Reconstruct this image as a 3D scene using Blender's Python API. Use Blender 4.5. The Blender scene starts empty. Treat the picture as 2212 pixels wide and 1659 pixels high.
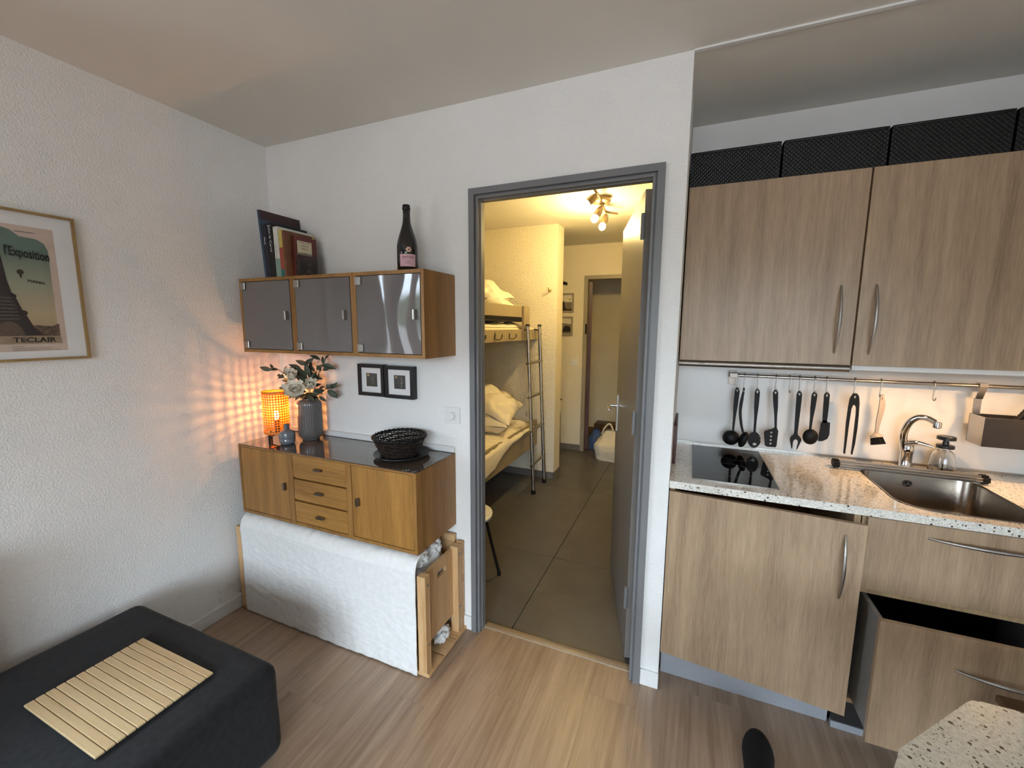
import bpy, bmesh, math, random
from mathutils import Vector, Matrix, noise as mnoise
random.seed(7)
PI = math.pi
sc = bpy.context.scene
COL = sc.collection

# ------------------------------------------------------------------ camera
cam_d = bpy.data.cameras.new('camera')
cam_d.sensor_width = 36.0
cam_d.lens = 36.0 * 906.593 / 2212.0
cam_d.clip_start = 0.02
cam = bpy.data.objects.new('camera', cam_d)
cam.location = (2.1613, -1.7026, 1.5090)
cam.rotation_euler = (math.radians(82.2534), math.radians(-0.3341), math.radians(22.7954))
COL.objects.link(cam)
sc.camera = cam

# ------------------------------------------------------------------ view / world / daylight
sc.view_settings.view_transform = 'Standard'
sc.view_settings.look = 'None'
sc.view_settings.gamma = 1.0
sc.view_settings.exposure = 0.0
sc.view_settings.use_curve_mapping = False
try:
    sc.cycles.use_denoising = True
    sc.cycles.max_bounces = 8
    sc.cycles.diffuse_bounces = 4
    sc.cycles.glossy_bounces = 3
    sc.cycles.transmission_bounces = 6
    sc.cycles.transparent_max_bounces = 6
    sc.cycles.use_adaptive_sampling = True
    sc.cycles.adaptive_threshold = 0.13
    sc.cycles.adaptive_min_samples = 12
    sc.cycles.sample_clamp_indirect = 6.0
    sc.cycles.caustics_reflective = False
    sc.cycles.caustics_refractive = False
except Exception:
    pass

SKY = 20.5
world = bpy.data.worlds.new('overcast_valley')
sc.world = world
world.use_nodes = True
nt = world.node_tree
nt.nodes.clear()
wo = nt.nodes.new('ShaderNodeOutputWorld')
bg = nt.nodes.new('ShaderNodeBackground')
tc = nt.nodes.new('ShaderNodeTexCoord')
sep = nt.nodes.new('ShaderNodeSeparateXYZ')
nz = nt.nodes.new('ShaderNodeTexNoise')
nz.inputs['Scale'].default_value = 6.0
nz.inputs['Detail'].default_value = 6.0
mx = nt.nodes.new('ShaderNodeMath'); mx.operation = 'MULTIPLY_ADD'
mx.inputs[1].default_value = 0.10; 
ad = nt.nodes.new('ShaderNodeMath'); ad.operation = 'MULTIPLY_ADD'
ad.inputs[1].default_value = 0.5; ad.inputs[2].default_value = 0.45
rp = nt.nodes.new('ShaderNodeValToRGB')
cr = rp.color_ramp
cr.elements[0].position = 0.0; cr.elements[0].color = (0.20, 0.21, 0.225, 1)
cr.elements[1].position = 1.0; cr.elements[1].color = (0.75, 0.88, 1.0, 1)
for p_, c_ in ((0.492, (0.24, 0.255, 0.275, 1)), (0.504, (0.060, 0.084, 0.062, 1)), (0.538, (0.070, 0.094, 0.078, 1)), (0.552, (0.72, 0.86, 1.0, 1))):
    e_ = cr.elements.new(p_); e_.color = c_
nt.links.new(tc.outputs['Generated'], sep.inputs[0])
nt.links.new(tc.outputs['Generated'], nz.inputs['Vector'])
nt.links.new(sep.outputs['Z'], ad.inputs[0])
nt.links.new(nz.outputs['Fac'], mx.inputs[0])
nt.links.new(ad.outputs[0], mx.inputs[2])
nt.links.new(mx.outputs[0], rp.inputs['Fac'])
nt.links.new(rp.outputs['Color'], bg.inputs['Color'])
bg.inputs['Strength'].default_value = SKY
nt.links.new(bg.outputs[0], wo.inputs[0])

# window openings (in the wall beside the sofa and in the wall behind the camera)
WA = dict(y0=-2.75, y1=-1.28, z0=0.94, z1=2.10)      # wall_left
WB = dict(x0=1.30, x1=4.30, z0=0.35, z1=2.28)        # wall_back
YB = -4.80                                           # living room wall behind the camera
XRR = 5.0                                           # added unseen width: a wider rear window throws more light on wall_left
XR = 3.46                                            # wall on the right
H = 2.457
def portal(name, loc, rot, sx, sy):
    l = bpy.data.lights.new(name, 'AREA'); l.shape = 'RECTANGLE'; l.size = sx; l.size_y = sy
    l.cycles.is_portal = True
    o = bpy.data.objects.new(name, l); o.location = loc; o.rotation_euler = rot; COL.objects.link(o)
portal('daylight_portal_side', (-0.13, (WA['y0']+WA['y1'])/2, (WA['z0']+WA['z1'])/2), (0, -PI/2, 0), WA['z1']-WA['z0'], WA['y1']-WA['y0'])
portal('daylight_portal_rear', ((WB['x0']+WB['x1'])/2, YB-0.13, (WB['z0']+WB['z1'])/2), (PI/2, 0, 0), WB['x1']-WB['x0'], WB['z1']-WB['z0'])

# ------------------------------------------------------------------ materials
def srgb(r, g, b):
    f = lambda c: (c/255/12.92) if c/255 <= 0.04045 else ((c/255+0.055)/1.055)**2.4
    return (f(r), f(g), f(b), 1)
def newmat(name):
    m = bpy.data.materials.new(name); m.use_nodes = True
    n = m.node_tree.nodes; b = n['Principled BSDF']
    return m, m.node_tree, b
def N(t, kind, **kw):
    n = t.nodes.new(kind)
    for k, v in kw.items():
        if k in n.inputs: n.inputs[k].default_value = v
        else: setattr(n, k, v)
    return n
def ramp(t, stops, src):
    r = t.nodes.new('ShaderNodeValToRGB'); e = r.color_ramp
    e.elements[0].position, e.elements[0].color = stops[0]
    e.elements[1].position, e.elements[1].color = stops[-1]
    for p, c in stops[1:-1]:
        x = e.elements.new(p); x.color = c
    t.links.new(src, r.inputs['Fac'])
    return r.outputs['Color']
def bump(t, b, src, strength, dist=0.002):
    n = N(t, 'ShaderNodeBump', Strength=strength, Distance=dist)
    t.links.new(src, n.inputs['Height']); t.links.new(n.outputs[0], b.inputs['Normal'])
def coords(t, scale=(1, 1, 1), rand=False):
    c = t.nodes.new('ShaderNodeTexCoord'); mp = t.nodes.new('ShaderNodeMapping')
    mp.inputs['Scale'].default_value = scale
    t.links.new(c.outputs['Object'], mp.inputs['Vector'])
    if rand:
        oi = t.nodes.new('ShaderNodeObjectInfo'); mu = N(t, 'ShaderNodeMath', operation='MULTIPLY'); mu.inputs[1].default_value = 37.0
        t.links.new(oi.outputs['Random'], mu.inputs[0])
        cb = t.nodes.new('ShaderNodeCombineXYZ')
        t.links.new(mu.outputs[0], cb.inputs[0]); t.links.new(mu.outputs[0], cb.inputs[1])
        t.links.new(cb.outputs[0], mp.inputs['Location'])
        return mp.outputs[0], oi.outputs['Random']
    return mp.outputs[0], None

def m_plain(name, col, rough=0.5, metal=0.0, coat=0.0, spec=None, vary=0.06, vs=40.0, bmp=0.0, bs=200.0):
    m, t, b = newmat(name)
    v, _ = coords(t)
    n = N(t, 'ShaderNodeTexNoise', Scale=vs, Detail=4.0)
    t.links.new(v, n.inputs['Vector'])
    lo = tuple(c*(1-vary) for c in col[:3])+(1,); hi = tuple(min(1, c*(1+vary)) for c in col[:3])+(1,)
    t.links.new(ramp(t, [(0.3, lo), (0.7, hi)], n.outputs['Fac']), b.inputs['Base Color'])
    b.inputs['Roughness'].default_value = rough; b.inputs['Metallic'].default_value = metal
    b.inputs['Coat Weight'].default_value = coat; b.inputs['Coat Roughness'].default_value = 0.05
    if spec is not None: b.inputs['Specular IOR Level'].default_value = spec
    if bmp:
        n2 = N(t, 'ShaderNodeTexNoise', Scale=bs, Detail=3.0); t.links.new(v, n2.inputs['Vector'])
        bump(t, b, n2.outputs['Fac'], bmp)
    return m
def m_plaster(name, col, scale=95.0, strength=0.5):
    m, t, b = newmat(name)
    v, _ = coords(t)
    n = N(t, 'ShaderNodeTexNoise', Scale=scale, Detail=3.0, Roughness=0.55); t.links.new(v, n.inputs['Vector'])
    n2 = N(t, 'ShaderNodeTexNoise', Scale=3.0, Detail=3.0); t.links.new(v, n2.inputs['Vector'])
    lo = tuple(c*0.965 for c in col[:3])+(1,)
    t.links.new(ramp(t, [(0.35, lo), (0.65, col)], n2.outputs['Fac']), b.inputs['Base Color'])
    h = ramp(t, [(0.38, (0, 0, 0, 1)), (0.62, (1, 1, 1, 1))], n.outputs['Fac'])
    b.inputs['Roughness'].default_value = 0.75
    bump(t, b, h, strength, 0.003)
    return m
def m_wood(name, dark, light, axis='z', sx=1.0, rough=0.42, rand=False, coat=0.0, fig=0.5, fine=1.0, tone=0.0):
    m, t, b = newmat(name)
    k = {'x': (0.05, 1, 1), 'y': (1, 0.05, 1), 'z': (1, 1, 0.05)}[axis]
    v, rnd = coords(t, tuple(a*sx for a in k), rand)
    n1 = N(t, 'ShaderNodeTexNoise', Scale=14.0, Detail=5.0, Roughness=0.6, Distortion=fig); t.links.new(v, n1.inputs['Vector'])
    n2 = N(t, 'ShaderNodeTexNoise', Scale=150.0*fine, Detail=4.0, Roughness=0.7); t.links.new(v, n2.inputs['Vector'])
    mixv = N(t, 'ShaderNodeMath', operation='MULTIPLY_ADD'); mixv.inputs[1].default_value = 0.45
    t.links.new(n2.outputs['Fac'], mixv.inputs[0])
    mu = N(t, 'ShaderNodeMath', operation='MULTIPLY'); mu.inputs[1].default_value = 0.6
    t.links.new(n1.outputs['Fac'], mu.inputs[0]); t.links.new(mu.outputs[0], mixv.inputs[2])
    src = mixv.outputs[0]
    if rand:
        a2 = N(t, 'ShaderNodeMath', operation='MULTIPLY_ADD'); a2.inputs[1].default_value = tone
        t.links.new(rnd, a2.inputs[0]); t.links.new(src, a2.inputs[2]); src = a2.outputs[0]
    mid = tuple((a+c)/2 for a, c in zip(dark, light))
    t.links.new(ramp(t, [(0.38, dark), (0.53, mid), (0.68 + tone, light)], src), b.inputs['Base Color'])
    b.inputs['Roughness'].default_value = rough; b.inputs['Coat Weight'].default_value = coat
    bump(t, b, n2.outputs['Fac'], 0.08, 0.001)
    return m
def m_stone(name, base, s=60.0, rough=0.12):
    m, t, b = newmat(name)
    v, _ = coords(t)
    col = None
    def layer(scale, thr, size, colr, prev):
        vo = N(t, 'ShaderNodeTexVoronoi', Scale=scale, Randomness=1.0); t.links.new(v, vo.inputs['Vector'])
        sx = t.nodes.new('ShaderNodeSeparateColor'); t.links.new(vo.outputs['Color'], sx.inputs[0])
        g = N(t, 'ShaderNodeMath', operation='LESS_THAN'); g.inputs[1].default_value = thr; t.links.new(sx.outputs[0], g.inputs[0])
        sz = N(t, 'ShaderNodeMath', operation='MULTIPLY_ADD'); sz.inputs[1].default_value = size*0.8; sz.inputs[2].default_value = size*0.4
        t.links.new(sx.outputs[1], sz.inputs[0])
        l = N(t, 'ShaderNodeMath', operation='LESS_THAN'); t.links.new(vo.outputs['Distance'], l.inputs[0]); t.links.new(sz.outputs[0], l.inputs[1])
        k = N(t, 'ShaderNodeMath', operation='MULTIPLY'); t.links.new(g.outputs[0], k.inputs[0]); t.links.new(l.outputs[0], k.inputs[1])
        mix = t.nodes.new('ShaderNodeMix'); mix.data_type = 'RGBA'
        t.links.new(k.outputs[0], mix.inputs['Factor']); mix.inputs[7].default_value = colr
        if isinstance(prev, tuple): mix.inputs[6].default_value = prev
        else: t.links.new(prev, mix.inputs[6])
        return mix.outputs[2]
    n = N(t, 'ShaderNodeTexNoise', Scale=120.0, Detail=5.0); t.links.new(v, n.inputs['Vector'])
    c0 = ramp(t, [(0.3, tuple(x*0.72 for x in base[:3])+(1,)), (0.6, base)], n.outputs['Fac'])
    c1 = layer(s*3.2, 0.30, 0.34, srgb(150, 140, 124), c0)
    c1 = layer(s*2.4, 0.16, 0.34, srgb(96, 90, 80), c1)
    c2 = layer(s*1.3, 0.20, 0.36, srgb(58, 52, 48), c1)
    c3 = layer(s, 0.12, 0.34, srgb(128, 118, 100), c2)
    t.links.new(c3, b.inputs['Base Color']); b.inputs['Roughness'].default_value = rough
    b.inputs['Coat Weight'].default_value = 0.3
    return m
def m_fabric(name, col, scale=500.0, vary=0.25, rough=0.95, bs=0.3, sheen=0.2):
    m, t, b = newmat(name)
    v, _ = coords(t)
    n = N(t, 'ShaderNodeTexNoise', Scale=scale, Detail=4.0, Roughness=0.7); t.links.new(v, n.inputs['Vector'])
    n3 = N(t, 'ShaderNodeTexNoise', Scale=scale*0.12, Detail=4.0); t.links.new(v, n3.inputs['Vector'])
    a = N(t, 'ShaderNodeMath', operation='MULTIPLY_ADD'); a.inputs[1].default_value = 0.5
    t.links.new(n.outputs['Fac'], a.inputs[0])
    h = N(t, 'ShaderNodeMath', operation='MULTIPLY'); h.inputs[1].default_value = 0.5; t.links.new(n3.outputs['Fac'], h.inputs[0]); t.links.new(h.outputs[0], a.inputs[2])
    lo = tuple(c*(1-vary) for c in col[:3])+(1,); hi = tuple(min(1, c*(1+vary)) for c in col[:3])+(1,)
    t.links.new(ramp(t, [(0.38, lo), (0.62, hi)], a.outputs[0]), b.inputs['Base Color'])
    b.inputs['Roughness'].default_value = rough; b.inputs['Sheen Weight'].default_value = sheen
    bump(t, b, a.outputs[0], bs, 0.001)
    return m
def m_glass(name, col=(1, 1, 1, 1), rough=0.0, ior=1.45):
    m, t, b = newmat(name)
    b.inputs['Base Color'].default_value = col; b.inputs['Roughness'].default_value = rough
    b.inputs['Transmission Weight'].default_value = 1.0; b.inputs['IOR'].default_value = ior
    return m
def m_pane(name):
    m, t, b = newmat(name); n = t.nodes; n.remove(b)
    tr = n.new('ShaderNodeBsdfTransparent'); gl = n.new('ShaderNodeBsdfGlossy'); gl.inputs['Roughness'].default_value = 0.0
    fr = n.new('ShaderNodeFresnel'); mi = n.new('ShaderNodeMixShader')
    ge = n.new('ShaderNodeNewGeometry'); mu = n.new('ShaderNodeMath'); mu.operation = 'SUBTRACT'; mu.use_clamp = True
    t.links.new(fr.outputs[0], mu.inputs[0]); t.links.new(ge.outputs['Backfacing'], mu.inputs[1])
    t.links.new(mu.outputs[0], mi.inputs[0]); t.links.new(tr.outputs[0], mi.inputs[1]); t.links.new(gl.outputs[0], mi.inputs[2])
    t.links.new(mi.outputs[0], n['Material Output'].inputs[0])
    return m
def m_emit(name, col, strength):
    m, t, b = newmat(name)
    b.inputs['Base Color'].default_value = col
    b.inputs['Emission Color'].default_value = col; b.inputs['Emission Strength'].default_value = strength
    return m
def m_translucent(name, col):
    m, t, b = newmat(name); n = t.nodes
    tl = n.new('ShaderNodeBsdfTranslucent'); tl.inputs['Color'].default_value = col
    mi = n.new('ShaderNodeMixShader'); mi.inputs[0].default_value = 0.07
    b.inputs['Base Color'].default_value = col; b.inputs['Roughness'].default_value = 0.5
    t.links.new(b.outputs[0], mi.inputs[1]); t.links.new(tl.outputs[0], mi.inputs[2]); t.links.new(mi.outputs[0], n['Material Output'].inputs[0])
    return m

M = {}
M['wall'] = m_plaster('white_plaster', srgb(238, 237, 234), 135, 0.42)
M['wall_hall'] = m_plaster('cream_plaster', srgb(230, 221, 200), 85, 0.7)
M['splash'] = m_plain('splashback_paint', srgb(226, 225, 222), 0.18, vary=0.01, vs=6)
M['ceiling'] = m_plain('ceiling_paint', srgb(224, 220, 212), 0.8, vary=0.015, vs=3, bmp=0.05, bs=120)
M['white'] = m_plain('white_paint', srgb(226, 226, 224), 0.45, vary=0.015)
M['plank'] = m_wood('floor_laminate', srgb(136, 111, 90), srgb(178, 153, 130), 'y', 0.7, 0.36, True, 0.0, 1.6, 0.7, 0.01)
M['tile'] = m_plain('grey_stone_tile', srgb(88, 85, 83), 0.35, vary=0.14, vs=5, bmp=0.06, bs=60)
M['grout'] = m_plain('grout', srgb(58, 52, 47), 0.9)
M['skirt_tile'] = m_plain('grey_skirting_tile', srgb(110, 104, 100), 0.4, vary=0.08, vs=12)
M['grey_frame'] = m_plain('grey_door_paint', srgb(118, 118, 120), 0.38, vary=0.02, vs=8)
M['grey_door'] = m_plain('grey_door_leaf', srgb(122, 117, 112), 0.42, vary=0.02, vs=6)
M['oak'] = m_wood('honey_oak_vertical', srgb(124, 84, 36), srgb(178, 130, 66), 'z', 1.0, 0.42, True, 0, 0.6, 1.0, 0.03)
M['oak_h'] = m_wood('honey_oak_horizontal', srgb(124, 84, 36), srgb(178, 130, 66), 'x', 1.0, 0.42, True, 0, 0.6, 1.0, 0.03)
M['oak_y'] = m_wood('honey_oak_depth', srgb(118, 80, 36), srgb(168, 122, 64), 'z', 0.8, 0.45)
M['kwood'] = m_wood('pale_oak_laminate', srgb(138, 113, 89), srgb(182, 156, 126), 'z', 1.5, 0.36, True, 0, 0.25, 1.1, 0.02)
M['kwood_in'] = m_wood('pale_oak_inside', srgb(150, 122, 88), srgb(190, 160, 122), 'z', 0.9, 0.5)
M['pine'] = m_wood('pine', srgb(176, 132, 84), srgb(222, 184, 136), 'z', 0.8, 0.5, True, 0, 1.4, 0.6, 0.05)
M['pine_y'] = m_wood('pine_across', srgb(172, 130, 84), srgb(216, 178, 130), 'y', 0.8, 0.5, True, 0, 1.4, 0.6, 0.05)
M['pine_x'] = m_wood('pine_along', srgb(172, 130, 84), srgb(216, 178, 130), 'x', 0.8, 0.5, True, 0, 1.4, 0.6, 0.05)
M['bamboo'] = m_wood('bamboo', srgb(178, 148, 104), srgb(218, 192, 148), 'x', 0.5, 0.4, True, 0, 0.3, 1.0, 0.12)
M['darkwood'] = m_wood('dark_walnut', srgb(62, 42, 26), srgb(104, 76, 50), 'x', 1.0, 0.45)
M['rear_wood'] = m_wood('added_dark_panelling', srgb(92, 66, 42), srgb(132, 98, 66), 'z', 1.0, 0.5)  # dark finish invented for the unseen rear walls to cut bounced light
M['board_red'] = m_wood('red_brown_wood', srgb(52, 20, 14), srgb(84, 36, 26), 'z', 1.0, 0.45)
M['bunk'] = m_plain('taupe_laminate', srgb(150, 136, 112), 0.4, vary=0.03, vs=10)
M['glass_grey'] = m_plain('grey_acrylic', srgb(112, 106, 104), 0.04, vary=0.02, vs=3, spec=0.6)
M['brown_glass'] = m_plain('brown_glass_top', srgb(84, 70, 60), 0.03, vary=0.02, vs=3, coat=0.6)
M['steel'] = m_plain('brushed_steel', srgb(176, 172, 166), 0.32, 1.0, vary=0.05, vs=80)
M['steel_dark'] = m_plain('satin_steel', srgb(124, 116, 108), 0.34, 1.0, vary=0.04, vs=60)
M['chrome'] = m_plain('chrome', srgb(215, 215, 215), 0.06, 1.0, vary=0.01)
M['alu'] = m_plain('aluminium_plinth', srgb(178, 182, 188), 0.45, 0.6, vary=0.04, vs=120)
M['black_plastic'] = m_plain('black_nylon', srgb(17, 16, 16), 0.5, vary=0.1, spec=0.2)
M['black'] = m_plain('black_lacquer', srgb(16, 16, 18), 0.35, vary=0.1)
M['black_metal'] = m_plain('black_metal', srgb(20, 19, 18), 0.4, 0.3)
M['blackglass'] = m_plain('black_ceramic_glass', srgb(8, 8, 10), 0.02, vary=0.02, spec=0.3)
M['ring'] = m_plain('hob_print', srgb(92, 90, 90), 0.3)
M['stone'] = m_stone('speckled_quartz', srgb(228, 224, 214), 95, 0.10)
M['stone_near'] = m_stone('speckled_quartz_table', srgb(206, 200, 182), 80, 0.3)
M['sofa'] = m_fabric('charcoal_melange', srgb(20, 21, 24), 420, 0.6, 0.95, 0.4, 0.05)
M['linen'] = m_fabric('natural_linen', srgb(226, 225, 222), 380, 0.05, 0.95, 0.25, 0.1)
M['bedding'] = m_fabric('cream_bedding', srgb(232, 222, 202), 300, 0.04, 0.95, 0.1, 0.1)
M['mattress'] = m_fabric('mattress_cover', srgb(214, 198, 170), 300, 0.06)
M['black_cloth'] = m_fabric('black_cloth', srgb(18, 17, 17), 300, 0.2)
M['sock'] = m_fabric('black_knit', srgb(15, 14, 17), 260, 0.5, 1.0, 0.8, 0.0)
M['trousers'] = m_fabric('dark_trousers', srgb(26, 27, 32), 400, 0.2)
M['rattan_black'] = m_plain('black_rattan', srgb(11, 10, 10), 0.42, vary=0.3, vs=90, spec=0.35)
M['wicker'] = m_plain('dark_wicker', srgb(36, 26, 21), 0.5, vary=0.5, vs=120)
M['vase'] = m_plain('grey_ceramic', srgb(98, 94, 92), 0.25, vary=0.04, coat=0.4)
M['jar'] = m_plain('blue_grey_glaze', srgb(104, 110, 118), 0.12, vary=0.12, vs=30, coat=0.8)
M['leaf'] = m_plain('olive_leaf', srgb(70, 78, 62), 0.55, vary=0.25, vs=30)
M['stem'] = m_plain('brown_stem', srgb(86, 80, 58), 0.6)
M['petal'] = m_plain('cream_petal', srgb(232, 224, 206), 0.6, vary=0.05)
M['shade'] = m_translucent('orange_shade', srgb(214, 124, 24))
M['bulb'] = m_emit('lamp_bulb', (1.0, 0.62, 0.22, 1), 60)
M['bulb_hall'] = m_emit('spot_bulb', (1.0, 0.80, 0.42, 1), 30)
M['puck'] = m_emit('puck_light', (1.0, 0.74, 0.42, 1), 14)
M['spotmetal'] = m_plain('spot_metal', srgb(140, 122, 98), 0.35, 0.7)
M['bottle'] = m_plain('dark_bottle_glass', srgb(13, 14, 12), 0.05, vary=0.05, coat=0.6)
M['foil'] = m_plain('black_foil', srgb(15, 14, 14), 0.35)
M['pink'] = m_plain('pink_label', srgb(214, 170, 176), 0.6, vary=0.02)
M['ink'] = m_plain('dark_ink', srgb(52, 30, 34), 0.7)
M['inkbrown'] = m_plain('brown_ink', srgb(58, 44, 34), 0.7)
M['inkgrey'] = m_plain('grey_ink', srgb(132, 118, 108), 0.7)
M['rosegold'] = m_plain('rose_gold', srgb(206, 170, 150), 0.35, 0.4)
M['paper'] = m_plain('paper_white', srgb(232, 231, 230), 0.7, vary=0.01)
M['glass'] = m_glass('clear_glass')
M['acrylic'] = m_glass('clear_acrylic', (1, 1, 1, 1), 0.02, 1.3)
M['pane'] = m_pane('window_pane')
M['gold_wood'] = m_wood('light_frame_wood', srgb(136, 108, 66), srgb(168, 138, 90), 'z', 1.0, 0.45)
M['tote'] = m_fabric('white_canvas', srgb(222, 214, 196), 250, 0.05)
M['bluebag'] = m_fabric('blue_nylon', srgb(48, 76, 124), 120, 0.2, 0.6)
M['silvergrey'] = m_plain('silver_grey_frame', srgb(150, 142, 126), 0.45)
M['bluegrey'] = m_plain('black_anodised_steel', srgb(58, 56, 56), 0.35, 0.6)
def flat(name, r, g, b, rough=0.6, vary=0.05, vs=60):
    k = 'f_%s' % name
    if k not in M: M[k] = m_plain(name, srgb(r, g, b), rough, vary=vary, vs=vs)
    return M[k]

# ------------------------------------------------------------------ mesh helpers
def wloc(o):
    p = Vector((0, 0, 0))
    while o is not None:
        p += o.location; o = o.parent
    return p
class MB:
    def __init__(s): s.v = []; s.f = []
    def add(s, vs, fs):
        o = len(s.v); s.v += [tuple(x) for x in vs]; s.f += [tuple(i+o for i in f) for f in fs]; return s
    def box(s, x0, x1, y0, y1, z0, z1, bev=0.0, seg=1):
        if bev <= 0:
            vs = [(x, y, z) for z in (z0, z1) for y in (y0, y1) for x in (x0, x1)]
            return s.add(vs, [(0, 2, 3, 1), (4, 5, 7, 6), (0, 1, 5, 4), (2, 6, 7, 3), (0, 4, 6, 2), (1, 3, 7, 5)])
        bm = bmesh.new(); bmesh.ops.create_cube(bm, size=1)
        for v in bm.verts: v.co = ((x0+x1)/2+v.co.x*(x1-x0), (y0+y1)/2+v.co.y*(y1-y0), (z0+z1)/2+v.co.z*(z1-z0))
        bmesh.ops.bevel(bm, geom=bm.edges[:], offset=bev, segments=seg, affect='EDGES', profile=0.5)
        return s.bm(bm)
    def bm(s, bm):
        bm.verts.index_update()
        s.add([v.co[:] for v in bm.verts], [[v.index for v in f.verts] for f in bm.faces]); bm.free(); return s
    def obox(s, O, U, V, W, du, dv, dw):
        """box spanning O + a*U + b*V + c*W, a in du etc."""
        O, U, V, W = map(Vector, (O, U, V, W))
        vs = [O+U*a+V*b+W*c for c in dw for b in dv for a in du]
        return s.add(vs, [(0, 2, 3, 1), (4, 5, 7, 6), (0, 1, 5, 4), (2, 6, 7, 3), (0, 4, 6, 2), (1, 3, 7, 5)])
    def rings(s, rings, closed=True, cap=(True, True)):
        n = len(rings[0]); o = len(s.v)
        for r in rings: s.v += [tuple(p) for p in r]
        for i in range(len(rings)-1):
            for j in range(n if closed else n-1):
                k = (j+1) % n
                s.f.append((o+i*n+j, o+i*n+k, o+(i+1)*n+k, o+(i+1)*n+j))
        if closed and cap[0]: s.f.append(tuple(o+j for j in reversed(range(n))))
        if closed and cap[1]: s.f.append(tuple(o+(len(rings)-1)*n+j for j in range(n)))
        return s
    def lathe(s, prof, c=(0, 0, 0), seg=32, axis=(0, 0, 1), sx=1.0, cap=(True, True), mod=None):
        A = Vector(axis).normalized()
        q = Vector((0, 0, 1)).rotation_difference(A).to_matrix()
        C = Vector(c); rr = []
        for r, z in prof:
            ring = []
            for j in range(seg):
                a = 2*PI*j/seg
                k = r*(mod(a, z) if mod else 1.0)
                ring.append(C+q @ Vector((max(k, 1e-5)*math.cos(a)*sx, max(k, 1e-5)*math.sin(a), z)))
            rr.append(ring)
        return s.rings(rr, True, cap)
    def tube(s, pts, r, seg=8, cap=True):
        pts = [Vector(p) for p in pts]; n = len(pts)
        rad = r if isinstance(r, (list, tuple)) else [r]*n
        rr = []; up = None
        for i, p in enumerate(pts):
            d = (pts[min(i+1, n-1)]-pts[max(i-1, 0)]).normalized()
            if up is None:
                up = d.orthogonal().normalized()
            else:
                up = (up-d*up.dot(d))
                up = up.normalized() if up.length > 1e-6 else d.orthogonal().normalized()
            w = d.cross(up)
            rr.append([p+(up*math.cos(2*PI*j/seg)+w*math.sin(2*PI*j/seg))*rad[i] for j in range(seg)])
        return s.rings(rr, True, (cap, cap))
    def plate(s, outer, holes, t, O, U, V):
        """flat shape outer (2d) with holes in the plane O,U,V, thickness t along UxV"""
        O, U, V = Vector(O), Vector(U), Vector(V); W = U.cross(V)
        bm = bmesh.new()
        for loop in [outer]+list(holes):
            vs = [bm.verts.new((a, b, 0)) for a, b in loop]
            for i in range(len(vs)): bm.edges.new((vs[i], vs[(i+1) % len(vs)]))
        bmesh.ops.triangle_fill(bm, use_beauty=True, use_dissolve=False, edges=bm.edges[:])
        if t:
            r = bmesh.ops.extrude_face_region(bm, geom=bm.faces[:])
            for v in [g for g in r['geom'] if isinstance(g, bmesh.types.BMVert)]: v.co.z += t
        bmesh.ops.recalc_face_normals(bm, faces=bm.faces[:])
        for v in bm.verts:
            p = O+U*v.co.x+V*v.co.y+W*v.co.z; v.co = p
        return s.bm(bm)
    def grid(s, nu, nv, fn, flip=False):
        o = len(s.v)
        for i in range(nu):
            for j in range(nv): s.v.append(tuple(fn(i/(nu-1), j/(nv-1))))
        for i in range(nu-1):
            for j in range(nv-1):
                a, b, c, d = o+i*nv+j, o+(i+1)*nv+j, o+(i+1)*nv+j+1, o+i*nv+j+1
                s.f.append((a, d, c, b) if flip else (a, b, c, d))
        return s
    def build(s, name, m, parent=None, smooth=35, recalc=True):
        off = wloc(parent) if parent else Vector((0, 0, 0))
        me = bpy.data.meshes.new(name)
        me.from_pydata([tuple(Vector(v)-off) for v in s.v], [], s.f)
        if recalc:
            bm = bmesh.new(); bm.from_mesh(me); bmesh.ops.recalc_face_normals(bm, faces=bm.faces[:]); bm.to_mesh(me); bm.free()
        me.materials.append(M[m] if isinstance(m, str) else m)
        if smooth:
            me.polygons.foreach_set('use_smooth', [True]*len(me.polygons))
            me.set_sharp_from_angle(angle=math.radians(smooth))
        me.update()
        o = bpy.data.objects.new(name, me); COL.objects.link(o)
        if parent: o.parent = parent
        return o
def tag(o, label=None, cat=None, group=None, kind=None):
    if label: o['label'] = label
    if cat: o['category'] = cat
    if group: o['group'] = group
    if kind: o['kind'] = kind
    return o
def thing(name, label, cat, loc, group=None):
    o = bpy.data.objects.new(name, None); o.empty_display_size = 0.05; o.location = loc; COL.objects.link(o)
    return tag(o, label, cat, group)
def struct(name, mb, m, parent=None, smooth=35):
    o = mb.build(name, m, parent, smooth); o['kind'] = 'structure'; return o
def bx(name, m, parent, x0, x1, y0, y1, z0, z1, bev=0.0, seg=1):
    return MB().box(x0, x1, y0, y1, z0, z1, bev, seg).build(name, m, parent)
def dupmesh(src, name, parent=None, offset=(0, 0, 0)):
    o = src.copy(); o.name = name; COL.objects.link(o)
    if parent: o.parent = parent
    o.location = Vector(src.location)+Vector(offset); return o
def smoothpath(pts, n=8):
    """Catmull-Rom through pts"""
    P = [Vector(p) for p in pts]; P = [P[0]*2-P[1]]+P+[P[-1]*2-P[-2]]; out = []
    for i in range(1, len(P)-2):
        for k in range(n):
            t = k/n
            out.append(0.5*((2*P[i])+(-P[i-1]+P[i+1])*t+(2*P[i-1]-5*P[i]+4*P[i+1]-P[i+2])*t*t+(-P[i-1]+3*P[i]-3*P[i+1]+P[i+2])*t**3))
    out.append(P[-2]); return out
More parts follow.
